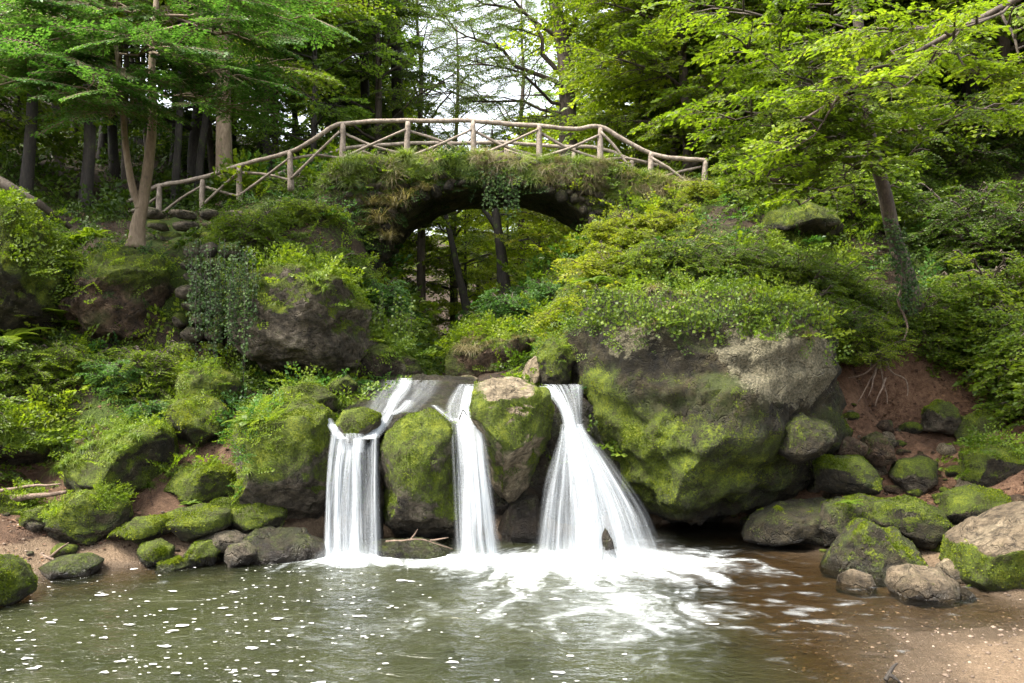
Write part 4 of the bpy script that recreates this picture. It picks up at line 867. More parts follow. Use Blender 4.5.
tree_proto('sparse', 'leaf_mid', 'bark', seed=7, Ht=18, r=.26, cf=.25, cr=3.6, nl=24, protos=SPR['fine'], sl=.95, m=5, upl=.9)
tree_proto('sapling', 'leaf_cool', 'bark', seed=8, Ht=4.2, r=.045, cf=.12, cr=1.3, nl=20, protos=SPR['std'], sl=.75, m=5)
tree_proto('sapling_bright', 'leaf_bright', 'bark', seed=9, Ht=4.0, r=.045, cf=.1, cr=1.3, nl=20, protos=SPR['std'], sl=.75, m=5)

rng = np.random.RandomState(77)
def forest(spec, label, group, keys, jit=1.0, smin=.85, smax=1.15, name='broadleaf_tree'):
    for k, (px, D) in enumerate(spec):
        q = at(px, 0, D); x, y = q[0] + rng.uniform(-.3, .3) * jit, q[1] + rng.uniform(-.3, .3) * jit
        place_tree(keys[k % len(keys)], x, y, rng.uniform(smin, smax), rng.uniform(0, 6.28), label, group, name)
forest([(-60,20),(40,24),(120,27),(190,28),(30,34),(110,38),(-120,28),(-200,20),(60,46),(180,48)],
       'dark leafy tree in the shady forest on the left slope', 'trees in the forest on the left slope', ['broad_mid', 'airy', 'airy', 'broad_dark'])
forest([(18,20),(52,24),(92,21),(98,29),(150,30),(172,24.5),(186,33),(216,29),(232,34),(262,31),(283,29),(303,34),(340,34),(372,38),(322,44),(356,50),(392,46),(20,28),(70,31),(130,35),(165,30),(195,26),(208,38),(140,38),(205,42),(120,26),(255,40),(75,36),(20,40)],
       'slim dark trunk among the forest on the left slope', 'slim trees on the left slope', ['slim', 'slim_mid', 'slim'], name='slim_tree')
forest([(305,25),(268,26),(235,33),(318,31),(290,38),(350,44),(330,52)], 'mid green tree rising behind the left half of the railing', 'trees behind the left half of the railing', ['airy', 'airy', 'bright'], smin=.75, smax=.95)
forest([(672,26),(684,22),(705,24),(745,21.5),(790,23),(850,22),(668,30),(720,31),(790,31),(700,40),(640,29)],
       'bright green leafy tree on the slope right of the bridge', 'trees on the slope right of the bridge', ['bright', 'bright', 'bright_far', 'broad_mid'])
forest([(900,24),(960,22),(1020,20),(870,30),(950,32),(1060,25),(1120,20),(1180,26)], 'shaded green tree high on the right slope', 'trees high on the right slope', ['broad_mid', 'broad_dark', 'bright'])
forest([(400,62),(475,72),(520,66),(570,60),(610,55),(390,52),(452,95),(540,85),(350,60),(500,95),(600,85),(650,70),(330,80)], 'pale green tree far back in the valley', 'trees far back in the valley', ['bright_far', 'airy'], smin=.7, smax=.85)
forest([(470,38),(545,36),(395,38),(585,34),(510,46),(402,47),(475,52),(490,50),(530,54),(398,42),(560,44),(480,60)], 'yellow green young tree seen through the arch', 'young trees seen through the arch', ['bright_far'], smin=.50, smax=.68)
place_tree('sparse', *at(418, 0, 36)[:2], 1.0, .4, 'tall thinly leaved tree against the sky behind the bridge, left one', name='thin_tree')
place_tree('sparse', *at(520, 0, 44)[:2], 1.0, 1.2, 'thinly leaved tree against the sky just left of the large old tree', name='thin_tree')
place_tree('sparse', *at(455, 0, 40)[:2], 1.0, 2.2, 'thinly leaved tree against the sky above the middle of the bridge', name='thin_tree')
place_tree('sparse', *at(380, 0, 30)[:2], .9, 4.2, 'thinly leaved tree where the forest meets the open sky', name='thin_tree')
# ------------------------------------------------------------------ undergrowth
SPR['herb'] = [spray(60 + k, .18, 5, LEAF4, .35, .8, width=.5) for k in range(5)]
SPR['lobed'] = [spray(70 + k, .24, 4, LOBE, .3, .4, width=.5) for k in range(4)]
SPR['tiny'] = [spray(80 + k, .125, 6, LEAF4, .3, .9, dens=.8, width=.4) for k in range(4)]
def grass_tuft(seed, n=60, L=1.0, w=.022, hang=1.0, spread=.8):
    rng = np.random.RandomState(seed); V = []; T = []; A = []
    for k in range(n):
        a = rng.uniform(0, 2 * PI); o = np.array([rng.randn() * .08, rng.randn() * .08, 0]); l = L * rng.uniform(.5, 1.1); el = rng.uniform(.5, 1.35)
        d = np.array([math.cos(a), math.sin(a)]); pts = []; p = o.copy(); s = l / 5
        for q in range(6):
            pts.append(p.copy()); p = p + np.array([d[0] * math.cos(el), d[1] * math.cos(el), math.sin(el)]) * s; el -= hang * rng.uniform(.35, .6)
        pts = np.array(pts); sd = np.array([-d[1], d[0], 0]) * w; b = len(V)
        for q, pt in enumerate(pts): V += [pt - sd * (1 - q / 5.3), pt + sd * (1 - q / 5.3)]
        for q in range(5): c = b + q * 2; T += [[c, c + 1, c + 3], [c, c + 3, c + 2]]
        A += [rng.rand()] * 12
    return np.array(V), np.array(T), np.array(A)
GR = [grass_tuft(k) for k in range(4)]; GRH = [grass_tuft(10 + k, 110, 1, .013, .75) for k in range(3)]
def fern_geo(seed, fr=9, L=1.0):
    rng = np.random.RandomState(seed); G = Geo()
    for k in range(fr):
        a = k / fr * 2 * PI + rng.uniform(-.3, .3); l = L * rng.uniform(.75, 1.1); el = rng.uniform(.7, 1.15); d = np.array([math.cos(a), math.sin(a)]); p = np.zeros(3); pts = [p]
        for q in range(14): p = p + np.array([d[0] * math.cos(el), d[1] * math.cos(el), math.sin(el)]) * l / 14; el -= .11; pts.append(p)
        pts = np.array(pts); V, T = tube(pts, np.linspace(.008, .003, 15), 3, cap=False); G.add(V, T, .6)
        s = np.linspace(.12, .99, 24); Pm = np.stack([np.interp(s, np.linspace(0, 1, 15), pts[:, c]) for c in range(3)], 1)
        tg = norm(np.gradient(Pm, axis=0)); sd = norm(np.cross(tg, [0, 0, 1.0])); up = np.cross(sd, tg)
        for sg in (-1, 1):
            f = norm(sd * sg + tg * .35 - [0, 0, .12]); V, T, kk = leaves(Pm, f, up, l * .24 * np.sin(PI * (s * .86 + .12)) ** .8 + .01, (PINNA[0] * [1.5, 1, 1], PINNA[1])); G.add(V, T, np.repeat(np.clip(.5 + .15 * rng.randn(len(s)), 0, 1), kk))
    return G
rng = np.random.RandomState(101)
GV = np.stack([gx_ for gx_ in (np.meshgrid(axis(-60, -9.5, 9.5, 60, 0, .085), axis(-20, 5.5, 21, 110, 0, .085)))], 0)
TT = ground.data; nV = len(TT.vertices); Vg = np.empty(nV * 3, dtype=np.float32); TT.vertices.foreach_get('co', Vg); Vg = Vg.reshape(-1, 3).astype(float)
Qg = np.empty(len(TT.polygons) * 4, dtype=np.int32); TT.polygons.foreach_get('vertices', Qg); Qg = Qg.reshape(-1, 4)
cq = Vg[Qg].mean(1); vis = (np.abs(cq[:, 0]) < cq[:, 1] * .74 + .5) & (cq[:, 1] > 5) & (cq[:, 1] < 46)
Qg = Qg[vis]; Tg = np.concatenate([Qg[:, [0, 1, 2]], Qg[:, [0, 2, 3]]]); Ng = vnormals(Vg, Tg)
ground_n = lambda: None
chx = lambda y: np.interp(y, [14, 15, 18, 20, 25, 35, 50], [-.9, -1.1, -1.3, -1.5, -2, -3, -4.5])
def density(P):
    X, Y, Z = P.T; f = fbm(P * .8, 3)
    d = sstep(.75, 1.1, Z + .3 * f)
    d *= 1 - sstep(2.4, 3.2, X) * sstep(3.4 + .6 * f, 2.8 + .6 * f, Z) * (Y < 17) * .97                 # bare red bank
    d *= 1 - ((np.abs(X - chx(Y)) < 1.0) & (Z < 2.75) & (Y > 12.5))
    d *= 1 - ((np.abs(X + .0905 * Y) < .5) & (Y > 14) & (Y < 62) & (Z < 3.2))
    d *= np.where((X < -3) & (Y < 13.4) & (Z < 2), .55, 1)
    left = (Y > 15.6) & (X / Y < -.37); d *= np.where(left, .3, 1)
    d *= np.where(Y > 21, .55, 1) * (1 + 1.2 * np.clip(f, -.4, .6))
    d *= np.where((Y > 18.4) & (Y < 21.3) & (X > -4.5) & (X < 5), .35, 1)
    return np.clip(d, 0, 2)
Wd = density(Vg)
UG = {}
def lay(key, protos, P, N, scl, tint=0, upw=.6, spread=.9):
    if len(P) == 0: return
    if key not in UG: UG[key] = Geo()
    n = len(P); f = norm(N * .55 + np.array([0, 0, upw]) + rng.randn(n, 3) * [spread, spread, spread * .45]); up = norm(N + np.array([0, -.25, .9]) + rng.randn(n, 3) * .35)
    scatter(UG[key], None, protos, P + N * .01, f, up, scl * rng.uniform(.6, 1.3, n), np.full(n, tint) + rng.randn(n) * .12 + .35 * fbm(P * .7 + 9, 2), rng)
P, N = sample(Vg, Tg, Ng, Wd * np.clip(16 / np.maximum(Vg[:, 1], 10), .25, 1.3), 9000, rng)
X, Y, Z = P.T; patch = fbm(P * .55 + 40, 3); px = X / Y
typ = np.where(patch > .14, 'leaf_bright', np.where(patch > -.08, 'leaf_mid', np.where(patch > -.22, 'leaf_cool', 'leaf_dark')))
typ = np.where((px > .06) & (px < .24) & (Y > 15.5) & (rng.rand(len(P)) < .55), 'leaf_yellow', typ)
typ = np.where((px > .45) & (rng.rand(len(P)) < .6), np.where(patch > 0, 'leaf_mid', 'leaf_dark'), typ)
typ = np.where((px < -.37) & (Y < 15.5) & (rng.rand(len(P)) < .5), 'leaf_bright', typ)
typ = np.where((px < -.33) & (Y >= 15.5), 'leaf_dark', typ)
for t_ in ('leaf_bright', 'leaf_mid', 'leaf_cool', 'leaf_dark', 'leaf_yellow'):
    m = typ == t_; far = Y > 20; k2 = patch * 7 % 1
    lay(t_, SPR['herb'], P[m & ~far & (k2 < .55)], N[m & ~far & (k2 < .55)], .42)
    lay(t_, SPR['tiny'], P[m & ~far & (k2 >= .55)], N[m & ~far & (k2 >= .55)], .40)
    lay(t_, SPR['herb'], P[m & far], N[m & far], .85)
# grass among the plants
P, N = sample(Vg, Tg, Ng, Wd * (Vg[:, 1] < 18) * sstep(-.1, .35, fbm(Vg * .8 + 77, 3)), 1500, rng)
def grass(key, protos, P, N, scl, fr=.6):
    if key not in UG: UG[key] = Geo()
    n = len(P); up = norm(N * fr + np.array([0, 0, .8])); a = rng.uniform(0, 6.28, n); scatter(UG[key], None, protos, P, np.stack([np.cos(a), np.sin(a), -up[:, 0] * np.cos(a) - up[:, 1] * np.sin(a)], 1), up, scl * rng.uniform(.6, 1.3, n), rng.randn(n) * .15, rng)
grass('grass', GR, P, N, .26)
# on rocks
def on_rock(label, key, n, scl, protos=None, thr=.35, zmin=-9, box=None, up=.6, spread=.9):
    P, T, N, mk, o = ROCKS[label]; w = sstep(thr - .2, thr + .15, N[:, 2]) * (P[:, 2] > zmin) * sstep(-.25, .15, fbm(P * 1.3 + n, 2))
    if box: w = w * (P[:, 0] > box[0]) * (P[:, 0] < box[1])
    p, q = sample(P, T, N, w, n, rng)
    if len(p) == 0: return
    if key in ('grass', 'straw'): grass(key, protos or GR, p, q, scl)
    else: lay(key, protos or SPR['herb'], p, q, scl, upw=up, spread=spread)
BIG = 'huge mossy boulder with grey lichen face on the right of the waterfalls'
on_rock(BIG, 'leaf_mid', 260, .36, SPR['tiny'], .30, 2.7); on_rock(BIG, 'leaf_dark', 160, .34, SPR['tiny'], .15, 2.7); on_rock(BIG, 'leaf_bright', 130, .36, SPR['herb'], .5, 3.0); on_rock(BIG, 'straw', 30, .3, GR, .2, 2.7)
HG = 'large overhanging grey boulder beneath the left end of the bridge'
on_rock(HG, 'leaf_bright', 110, .36, None, .45); on_rock(HG, 'leaf_mid', 120, .36, SPR['tiny'], .4); on_rock(HG, 'grass', 40, .28)
LR = 'big leafy moss-covered boulder left of the left waterfall'
on_rock(LR, 'leaf_bright', 170, .20, SPR['tiny'], .05, .7, (-6, -3.35)); on_rock(LR, 'leaf_cool', 60, .22, SPR['herb'], -.2, .7, (-6, -3.6)); on_rock(LR, 'grass', 30, .2, GR, .2, .7, (-6, -3.4))
for lb in ('rounded mossy boulder between the left and middle waterfalls', 'tall mossy boulder with bare flat sandy top right of the middle waterfall'):
    on_rock(lb, 'leaf_bright', 40, .12, SPR['tiny'], .1, .9)
GT_ = 'mossy boulder with long grass on top above the left beach'
on_rock(GT_, 'grass', 80, .22, GR, .75); on_rock(GT_, 'leaf_bright', 40, .25, SPR['tiny'], .4)
on_rock('dark stone covered with clover-like plants on the left beach', 'leaf_bright', 150, .14, SPR['herb'], .6)
on_rock('small mossy stone at the left edge of the beach', 'leaf_bright', 70, .18, SPR['herb'], .3)
on_rock('reddish boulder with mossy cap on the ledge below the forked tree', 'leaf_bright', 150, .28, SPR['tiny'], .3, 3.6); on_rock('reddish boulder with mossy cap on the ledge below the forked tree', 'ivy', 60, .25, SPR['tiny'], .2, 3.6)
on_rock('mossy bank rock high at the left edge of the picture', 'leaf_bright', 200, .36, None, -.2); on_rock('mossy bank rock high at the left edge of the picture', 'leaf_mid', 170, .36, SPR['tiny'], -.2)
on_rock('dark overhanging rock above the hollow on the left bank', 'leaf_bright', 130, .36, None, .1); on_rock('dark overhanging rock above the hollow on the left bank', 'grass', 60, .3, GR, .3)
on_rock('brown rock bank with overhanging grass seen under the arch', 'leaf_bright', 130, .36, None, .25); on_rock('brown rock bank with overhanging grass seen under the arch', 'straw', 36, .3, GR, .2, box=(-1.1, 3))
on_rock('mossy square block between pale stone and right waterfall', 'leaf_mid', 50, .22, SPR['tiny'], .2)
on_rock('dark rock below the hanging ivy in the middle distance', 'leaf_mid', 90, .35, None, .2)
on_rock('dark mossy boulder below the dry stone wall', 'leaf_mid', 50, .25, SPR['tiny'], .3); on_rock('round boulder with yellow moss cap on the left bank', 'leaf_bright', 40, .18, SPR['tiny'], .3)
on_rock('tilted mossy stone behind the mossy slabs', 'leaf_bright', 40, .16, SPR['tiny'], .3); on_rock('dark mossy block high on the right bank', 'leaf_mid', 60, .25, None, .3)
on_rock('dark rock ledge among bushes on the upper right slope', 'leaf_mid', 30, .3, None, .5)
# plants growing on the bridge masonry
bP = P_b = None
def bridge_w(P, N):
    front = sstep(-.1, -.5, N[:, 1]); topb = sstep(.4, .8, N[:, 2]); up = sstep(.0, .5, (P[:, 2] - np.interp(P[:, 0], ix, iz)) ) 
    return front, topb, up
Pb0 = V0 = None
me_ = [o for o in bridge.children if o.name.startswith('arch') and 'stones' not in o.name][0].data
Vb = np.empty(len(me_.vertices) * 3, dtype=np.float32); me_.vertices.foreach_get('co', Vb); Vb = Vb.reshape(-1, 3).astype(float) + bo
fr_, tp_, up_ = bridge_w(Vb, Nb); xc = (Vb[:, 0] - ix[0]) / (ix[-1] - ix[0])
zt_ = np.interp(Vb[:, 0], tx, tzv); near_top = sstep(.62, .15, zt_ - Vb[:, 2] + .35 * fbm(Vb * 1.2, 2)) 
gap = 1 - .85 * ((xc > .8) & (xc < 1.0) & (zt_ - Vb[:, 2] > .45))
for key, pr, n, s, w in (('leaf_mid', SPR['tiny'], 300, .34, fr_ * near_top), ('ivy', SPR['tiny'], 420, .32, fr_ * sstep(-.15, .2, fbm(Vb * 1.1 + 5, 2)) * gap), ('leaf_bright', SPR['herb'], 160, .3, fr_ * near_top * (xc < .3) + tp_ * .3),
                         ('leaf_yellow', SPR['herb'], 70, .32, fr_ * (xc > .75) * .8)):
    p, q = sample(Vb, Tb, Nb, w, n, rng); p[:, 1] -= .10 * (q[:, 1] < -.3); lay(key, pr, p, q, s, upw=.25)
p, q = sample(Vb, Tb, Nb, fr_ * near_top + tp_ * .5, 560, rng); p[:, 1] -= .08 * (q[:, 1] < -.3); grass('grass', GRH, p, q, .38, 1.2)
p, q = sample(Vb, Tb, Nb, fr_ * near_top * sstep(-.1, .2, fbm(Vb * .9 + 21, 2)), 130, rng); p[:, 1] -= .08; grass('straw', GRH, p, q, .42, 1.2)
# moss cushions on the masonry
p, q = sample(Vb, Tb, Nb, (fr_ * (.3 + near_top) + tp_) * sstep(-.2, .3, fbm(Vb * 1.8 + 2, 2)), 26000, rng); p[:, 1] -= .07 * (q[:, 1] < -.3)
f = norm(q + rng.randn(len(p), 3) * .8); Vv, Tv, k = leaves(p - bo, f, rng.randn(len(p), 3), .045 * rng.uniform(.5, 1.4, len(p)))
link('moss', mesh_np('moss', Vv, Tv, M['moss'], {'tint': np.repeat(np.clip(rng.rand(len(p)) * .7, 0, 1), k)}), bridge)
NM = {'leaf_bright': ('bright_undergrowth', 'bright green leafy plants covering banks and rocks'), 'leaf_mid': ('undergrowth', 'mid green leafy plants covering the slopes'),
      'leaf_cool': ('cool_green_undergrowth', 'bluish green leafy plants on the slopes'), 'leaf_dark': ('deep_green_undergrowth', 'deep green leafy plants in patches on slopes and rocks'),  # leaf_dark plants: own deep green colour, placed by region and noise
      'leaf_yellow': ('yellow_green_undergrowth', 'yellow green leafy plants right of the arch'), 'grass': ('grass', 'fresh grass tufts on rocks and bridge edge'), 'straw': ('dry_grass', 'faded straw coloured grass hanging from bridge and boulders'),
      'ivy': ('ivy', 'small dark ivy leaves creeping over the masonry')}
for key, G in UG.items():
    o = link(NM[key][0], G.mesh(NM[key][0], M[key], smooth=False)); tag(o, NM[key][1], kind='stuff')

# fallen leaves and twigs on the ground
P, N = sample(Vg, Tg, Ng, (1 + 2.5 * (Vg[:, 0] > 3.2) * (Vg[:, 1] < 15)) * (Vg[:, 2] > .12) * (Vg[:, 1] < 24) * (.25 + 1.0 * ((Vg[:, 0] > 3) | (Vg[:, 0] < -3.5)) * sstep(-.2, .2, fbm(Vg * 1.3 + 60, 2))), 24000, rng)
Vv, Tv, k = leaves(P + N * .012, rng.randn(len(P), 3) * [1, 1, .2], N + rng.randn(len(P), 3) * .3, .07 * rng.uniform(.4, 1.2, len(P)))
ll = link('leaf_litter', mesh_np('leaf_litter', Vv, Tv, M['litter'], {'tint': np.repeat(rng.rand(len(P)), k)}, False)); tag(ll, 'brown fallen leaves on the earth banks', kind='stuff')
# gravel on the sand bar and beach, pebbles on the bed
n, T = ico(1); G = Geo(); tn = []
for (x0, x1, y0, y1, cnt) in ((2.6, 6.2, 6.2, 9.2, 1700), (-7.5, -4, 9.2, 11.6, 900)):
    for q in range(cnt):
        x, y = rng.uniform(x0, x1), rng.uniform(y0, y1); z = tz(x, y) if cnt < 0 else 0
        tn.append((x, y))
tn = np.array(tn); tzv_ = TZ(tn[:, 0], tn[:, 1]); kp = tzv_ > -.2; tn, tzv_ = tn[kp], tzv_[kp]
for (x, y), z in zip(tn, tzv_):
    s = .005 + .02 * rng.rand() ** 4; G.add(n * (s * rng.uniform(.8, 1.5), s * rng.uniform(.8, 1.3), s * .6) + [x, y, z + s * .2], T, rng.rand())
peb = link('gravel', G.mesh('gravel', None)); 
def mat_peb():
    m, t = newmat('small pebbles'); p = nd(t, 'ShaderNodeBsdfPrincipled', Roughness=.7); ln(t, ramp(t, attr(t, 'tint').outputs['Fac'], [(.0, (.05, .034, .022)), (.5, (.13, .09, .06)), (.9, (.19, .14, .10)), (1, (.25, .2, .15))]), p.inputs[0])
    o = nd(t, 'ShaderNodeOutputMaterial'); ln(t, p.outputs[0], o.inputs[0]); return m
peb.data.materials.clear(); peb.data.materials.append(mat_peb()); tag(peb, 'small pebbles strewn over the sand bar and beach', kind='stuff')

# ------------------------------------------------------------------ bushes, saplings and ferns as single plants
def plant_proto(key, mat, GW, GL, bark='bark'):
    TP[key] = (GW.mesh('stem', M[bark]) if GW else None, GL.mesh('foliage', M[mat], smooth=False))
def place_plant(key, p, s, label, group=None, name='bush', cat='plant', rz=None):
    root = empty(name, p); root.rotation_euler = (0, 0, rng.uniform(0, 6.28) if rz is None else rz); root.scale = (s, s, s); tag(root, label, cat, group)
    if TP[key][0]: link('stem', TP[key][0], root)
    link('foliage', TP[key][1], root); return root
for key, mat, sd, pr in (('bush_fine', 'leaf_mid', 11, SPR['tiny']), ('bush_fine_bright', 'leaf_bright', 12, SPR['tiny']), ('bush_dark', 'leaf_dark', 13, SPR['tiny']), ('bush_yellow', 'leaf_yellow', 14, SPR['herb']), ('bush_cool', 'leaf_cool', 15, SPR['herb']), ('bush_mid', 'leaf_mid', 16, SPR['herb'])):
    GW, GL = tree_geo(sd, 1.1, .018, .03, .72, 26, pr, .40, m=5, upl=1.1); plant_proto(key, mat, GW, GL)
GF = fern_geo(1); plant_proto('fern', 'leaf_bright', None, GF); plant_proto('fern_dark', 'leaf_mid', None, fern_geo(2, 8))
def onto(px, D, dz=0): q = at(px, 0, D); return (q[0], q[1], tz(q[0], q[1]) + dz)
for k, px in enumerate(range(612, 880, 15)):
    for row in range(3):
        D = 13.9 + row * .75 + rng.uniform(-.2, .2); q = at(px + rng.uniform(-8, 8), 0, D)
        z = max(tz(q[0], q[1]), at(0, 312 + .10 * abs(px - 700), 13.2)[2] - .25) - .15
        place_plant(['bush_fine', 'bush_fine_bright', 'bush_fine', 'bush_dark'][(k + row) % 4], (q[0], q[1], z), rng.uniform(.5, .8), 'small-leaved bush in the dense fringe on top of the huge boulder', 'bushes on top of the huge boulder')
for px, D, s in ((585,15.6,.8),(596,15.2,.9),(612,16.2,.95),(628,17.2,.6),(640,16.6,.6),(606,17.4,.5),(580,14.4,.7),(570,15.2,.6),(655,17.0,.5)):
    place_plant('bush_yellow', onto(px, D, -.05), s, 'yellow-green leafy bush at the right foot of the arch', 'yellow-green bushes at the right foot of the arch')
for px, D, s, key in ((380,17.4,.65,'bush_cool'),(390,18.2,.5,'bush_cool'),(386,17.2,.4,'bush_mid'),(388,16.8,.7,'bush_mid'),(396,20,.5,'bush_cool'),(400,22,.6,'bush_cool'),(408,16.6,.5,'bush_mid')):
    place_plant(key, onto(px, D, -.05), s, 'soft green bush at the left foot of the arch', 'bushes at the left foot of the arch')
for px, D, s, key in ((532,18.4,.5,'bush_fine_bright'),(552,18.6,.6,'bush_cool'),(568,19,.6,'bush_fine_bright'),(520,22,.7,'bush_cool'),(545,22,.9,'bush_cool'),(500,24,.7,'bush_fine_bright'),(480,27,.8,'bush_cool'),(478,32,.9,'bush_fine_bright'),(408,27,1.0,'bush_fine_bright'),(420,33,1.3,'bush_cool'),(404,24,.8,'bush_mid'),(412,40,1.6,'bush_fine_bright'),(470,36,1.2,'bush_fine_bright'),(490,17.6,.6,'bush_fine_bright'),(510,17.8,.7,'bush_cool')):
    place_plant(key, onto(px, D, -.05), s, 'light green bush beyond the arch on the right bank of the stream', 'bushes beyond the arch')
for px, D, s, key in ((245,16.6,.8,'bush_mid'),(262,15.9,.9,'bush_fine'),(290,16.5,.9,'bush_fine_bright'),(315,16.6,.9,'bush_mid'),(335,16.8,.5,'bush_fine'),(352,17.2,.45,'bush_mid'),(325,17.8,.4,'bush_fine_bright'),(300,17.8,.5,'bush_mid'),(270,17.5,.5,'bush_fine'),(245,17.4,.5,'bush_fine_bright')):
    place_plant(key, onto(px, D, -.1), s, 'low leafy bush on the overgrown mound left of the arch', 'bushes on the mound left of the arch')
for px, D, s, key in ((990,15.0,.9,'bush_mid'),(1025,14.4,1.0,'bush_fine_bright'),(945,15.3,.8,'bush_mid'),(975,15.3,1.2,'bush_mid'),(1010,15.2,1.3,'bush_fine_bright'),(1045,14,1.3,'bush_mid'),(920,15.4,.9,'bush_fine'),(990,16.3,1.2,'bush_dark'),(1030,16.4,1.3,'bush_dark'),(960,17,1.2,'bush_dark'),(1065,12.8,1.2,'bush_mid')):
    place_plant(key, onto(px, D, -.1), s, 'leafy green bush on the right slope above the red earth', 'bushes on the right slope')
for px, D, s, key in ((745,18,.8,'bush_fine_bright'),(775,18.6,1.3,'bush_mid'),(815,18.8,1.3,'bush_fine_bright'),(700,18.0,.45,'bush_yellow'),(672,17.9,.4,'bush_fine_bright'),(650,18.0,.4,'bush_mid'),(850,17.8,1.3,'bush_mid'),(880,19,1.4,'bush_dark'),(920,20,1.6,'bush_dark'),(850,20,1.6,'bush_mid'),(960,20,1.6,'bush_dark')):
    place_plant(key, onto(px, D, -.1), s, 'leafy bush on the slope right of the bridge end', 'bushes right of the bridge end')
for px, D, s, key in ((60,13.6,.6,'bush_fine_bright'),(90,13.8,.45,'bush_mid'),(120,13.6,.5,'bush_cool'),(145,13.2,.4,'bush_cool'),(30,13.2,.6,'bush_fine_bright'),(0,13.2,.7,'bush_mid'),(-20,12.4,1,'bush_fine'),(20,14.6,1,'bush_mid'),(150,13.9,.7,'bush_fine_bright')):
    place_plant(key, onto(px, D, -.1), s, 'bright leafy bush on the lower left slope', 'bushes on the lower left slope')
for k, (px, D, s, z) in enumerate(((22,14.2,1.0,0),(48,14.4,.9,0),(-5,13.2,1.1,0),(8,13.4,.8,.5),(35,15.2,.8,0),(70,16.4,.6,0),(90,16.9,.5,0))):
    place_plant('fern', onto(px, D, z), s, 'arching green fern on the upper left slope', 'ferns on the upper left slope', 'fern', 'fern')
for k, (px, D, s) in enumerate(((950,17.5,1.1),(970,17,1.0),(920,17.2,.9),(1000,17.4,1.1),(880,17.6,.8),(935,18.3,1.0))):
    place_plant('fern_dark', onto(px, D), s, 'shaded fern high on the right slope', 'ferns high on the right slope', 'fern', 'fern')
for px, py, D, s, lb in ((247,425,11.6,.42,'small fern leaning over the left side of the leafy boulder'),(595,285,12.9,.5,'dark fern hanging from the left corner of the huge boulder'),(676,325,11.9,.22,'tiny fern growing from a crack in the face of the huge boulder'),
                     (190,505,11.5,.22,'tiny fern between the mossy slabs on the left shore'),(850,505,11.0,.26,'small bright fern on the mossy rock at the right shore'),(752,318,12.3,.3,'small fern under the bushes at the top right of the huge boulder')):
    place_plant('fern_dark', tuple(at(px, py, D)), s, lb, None, 'fern', 'fern')

# ivy strands hanging over the grey boulder and the arch
def ivy_strands(label, pts, leaf=.042, sway=.04, mat='ivy'):
    org = at(*pts[0][:3]); GW, GL = Geo(), Geo()
    for (px, py, D, ln_) in pts:
        p = at(px, py, D); m_ = int(ln_ / .026); s = np.linspace(0, 1, 12); q = np.stack([p[0] + sway * fbm(np.stack([s * 3, s * 0 + px, s * 0], 1), 2), p[1] + sway * fbm(np.stack([s * 3, s * 0 + px + 5, s * 0], 1), 2), p[2] - s * ln_], 1)
        V, T = tube(q, .004, 4); GW.add(V, T); f = rng.rand(m_); P = np.stack([np.interp(f, s, q[:, c]) for c in range(3)], 1) + rng.randn(m_, 3) * [.04, .03, .02]
        V, T, k = leaves(P, rng.randn(m_, 3) * [1, .4, .5] + [0, -.2, -.8], rng.randn(m_, 3) * .5 + [0, -1, .3], leaf * rng.uniform(.6, 1.3, m_), LOBE); GL.add(V, T, np.repeat(rng.rand(m_), k))
    root = empty('hanging_ivy', org); tag(root, label, 'ivy'); link('stem', GW.mesh('stem', M['bark_dark'], origin=org), root); link('foliage', GL.mesh('foliage', M[mat], False, org), root)
ivy_strands('ivy strands dangling over the left side of the grey overhanging boulder', [(px + rng.uniform(-4, 4), rng.uniform(238, 285), 13.55 + rng.uniform(0, .35), rng.uniform(.5, 1.5)) for px in np.arange(190, 256, 1.1)])
ivy_strands('one long thin ivy strand hanging below the grey boulder', [(244,290,13.2,1.6),(245,300,13.25,1.2)])
ivy_strands('ivy tuft hanging from the crown of the arch', [(px, rng.uniform(168, 184), 18.35, rng.uniform(.4, 1.0)) for px in np.arange(484, 520, 2.0)], .06)
ivy_strands('ivy curtain hanging beside the dark rock in the middle distance', [(px, rng.uniform(290, 330), 15.7, rng.uniform(.6, 1.3)) for px in np.arange(362, 412, 2.6)], .06, mat='leaf_mid')
ivy_strands('ivy fringe hanging over the upper edge of the huge boulder', [(px, rng.uniform(288, 312) + .12 * max(0, px - 760), 11.9 + .002 * abs(px - 700), rng.uniform(.15, .55)) for px in np.arange(585, 835, 2.0)], .05, mat='leaf_mid')
# straw tufts on the left haunch
for k, (px, py, s) in enumerate(((395,212,.7),(380,228,.75),(405,205,.6),(388,245,.6),(372,210,.5),(426,196,.45),(365,235,.5))):
    G = Geo(); v, t_, a = grass_tuft(40 + k, 150, 1, .013, .85); G.add(v, t_, a)
    o = link('grass_tuft', G.mesh('grass_tuft', M['straw'], False), None, tuple(at(px, py - 5, 18.45))); o.scale = (s, s, s); tag(o, 'shaggy straw-coloured grass tuft hanging from the left haunch of the arch', 'grass', 'straw tufts on the left haunch of the arch')

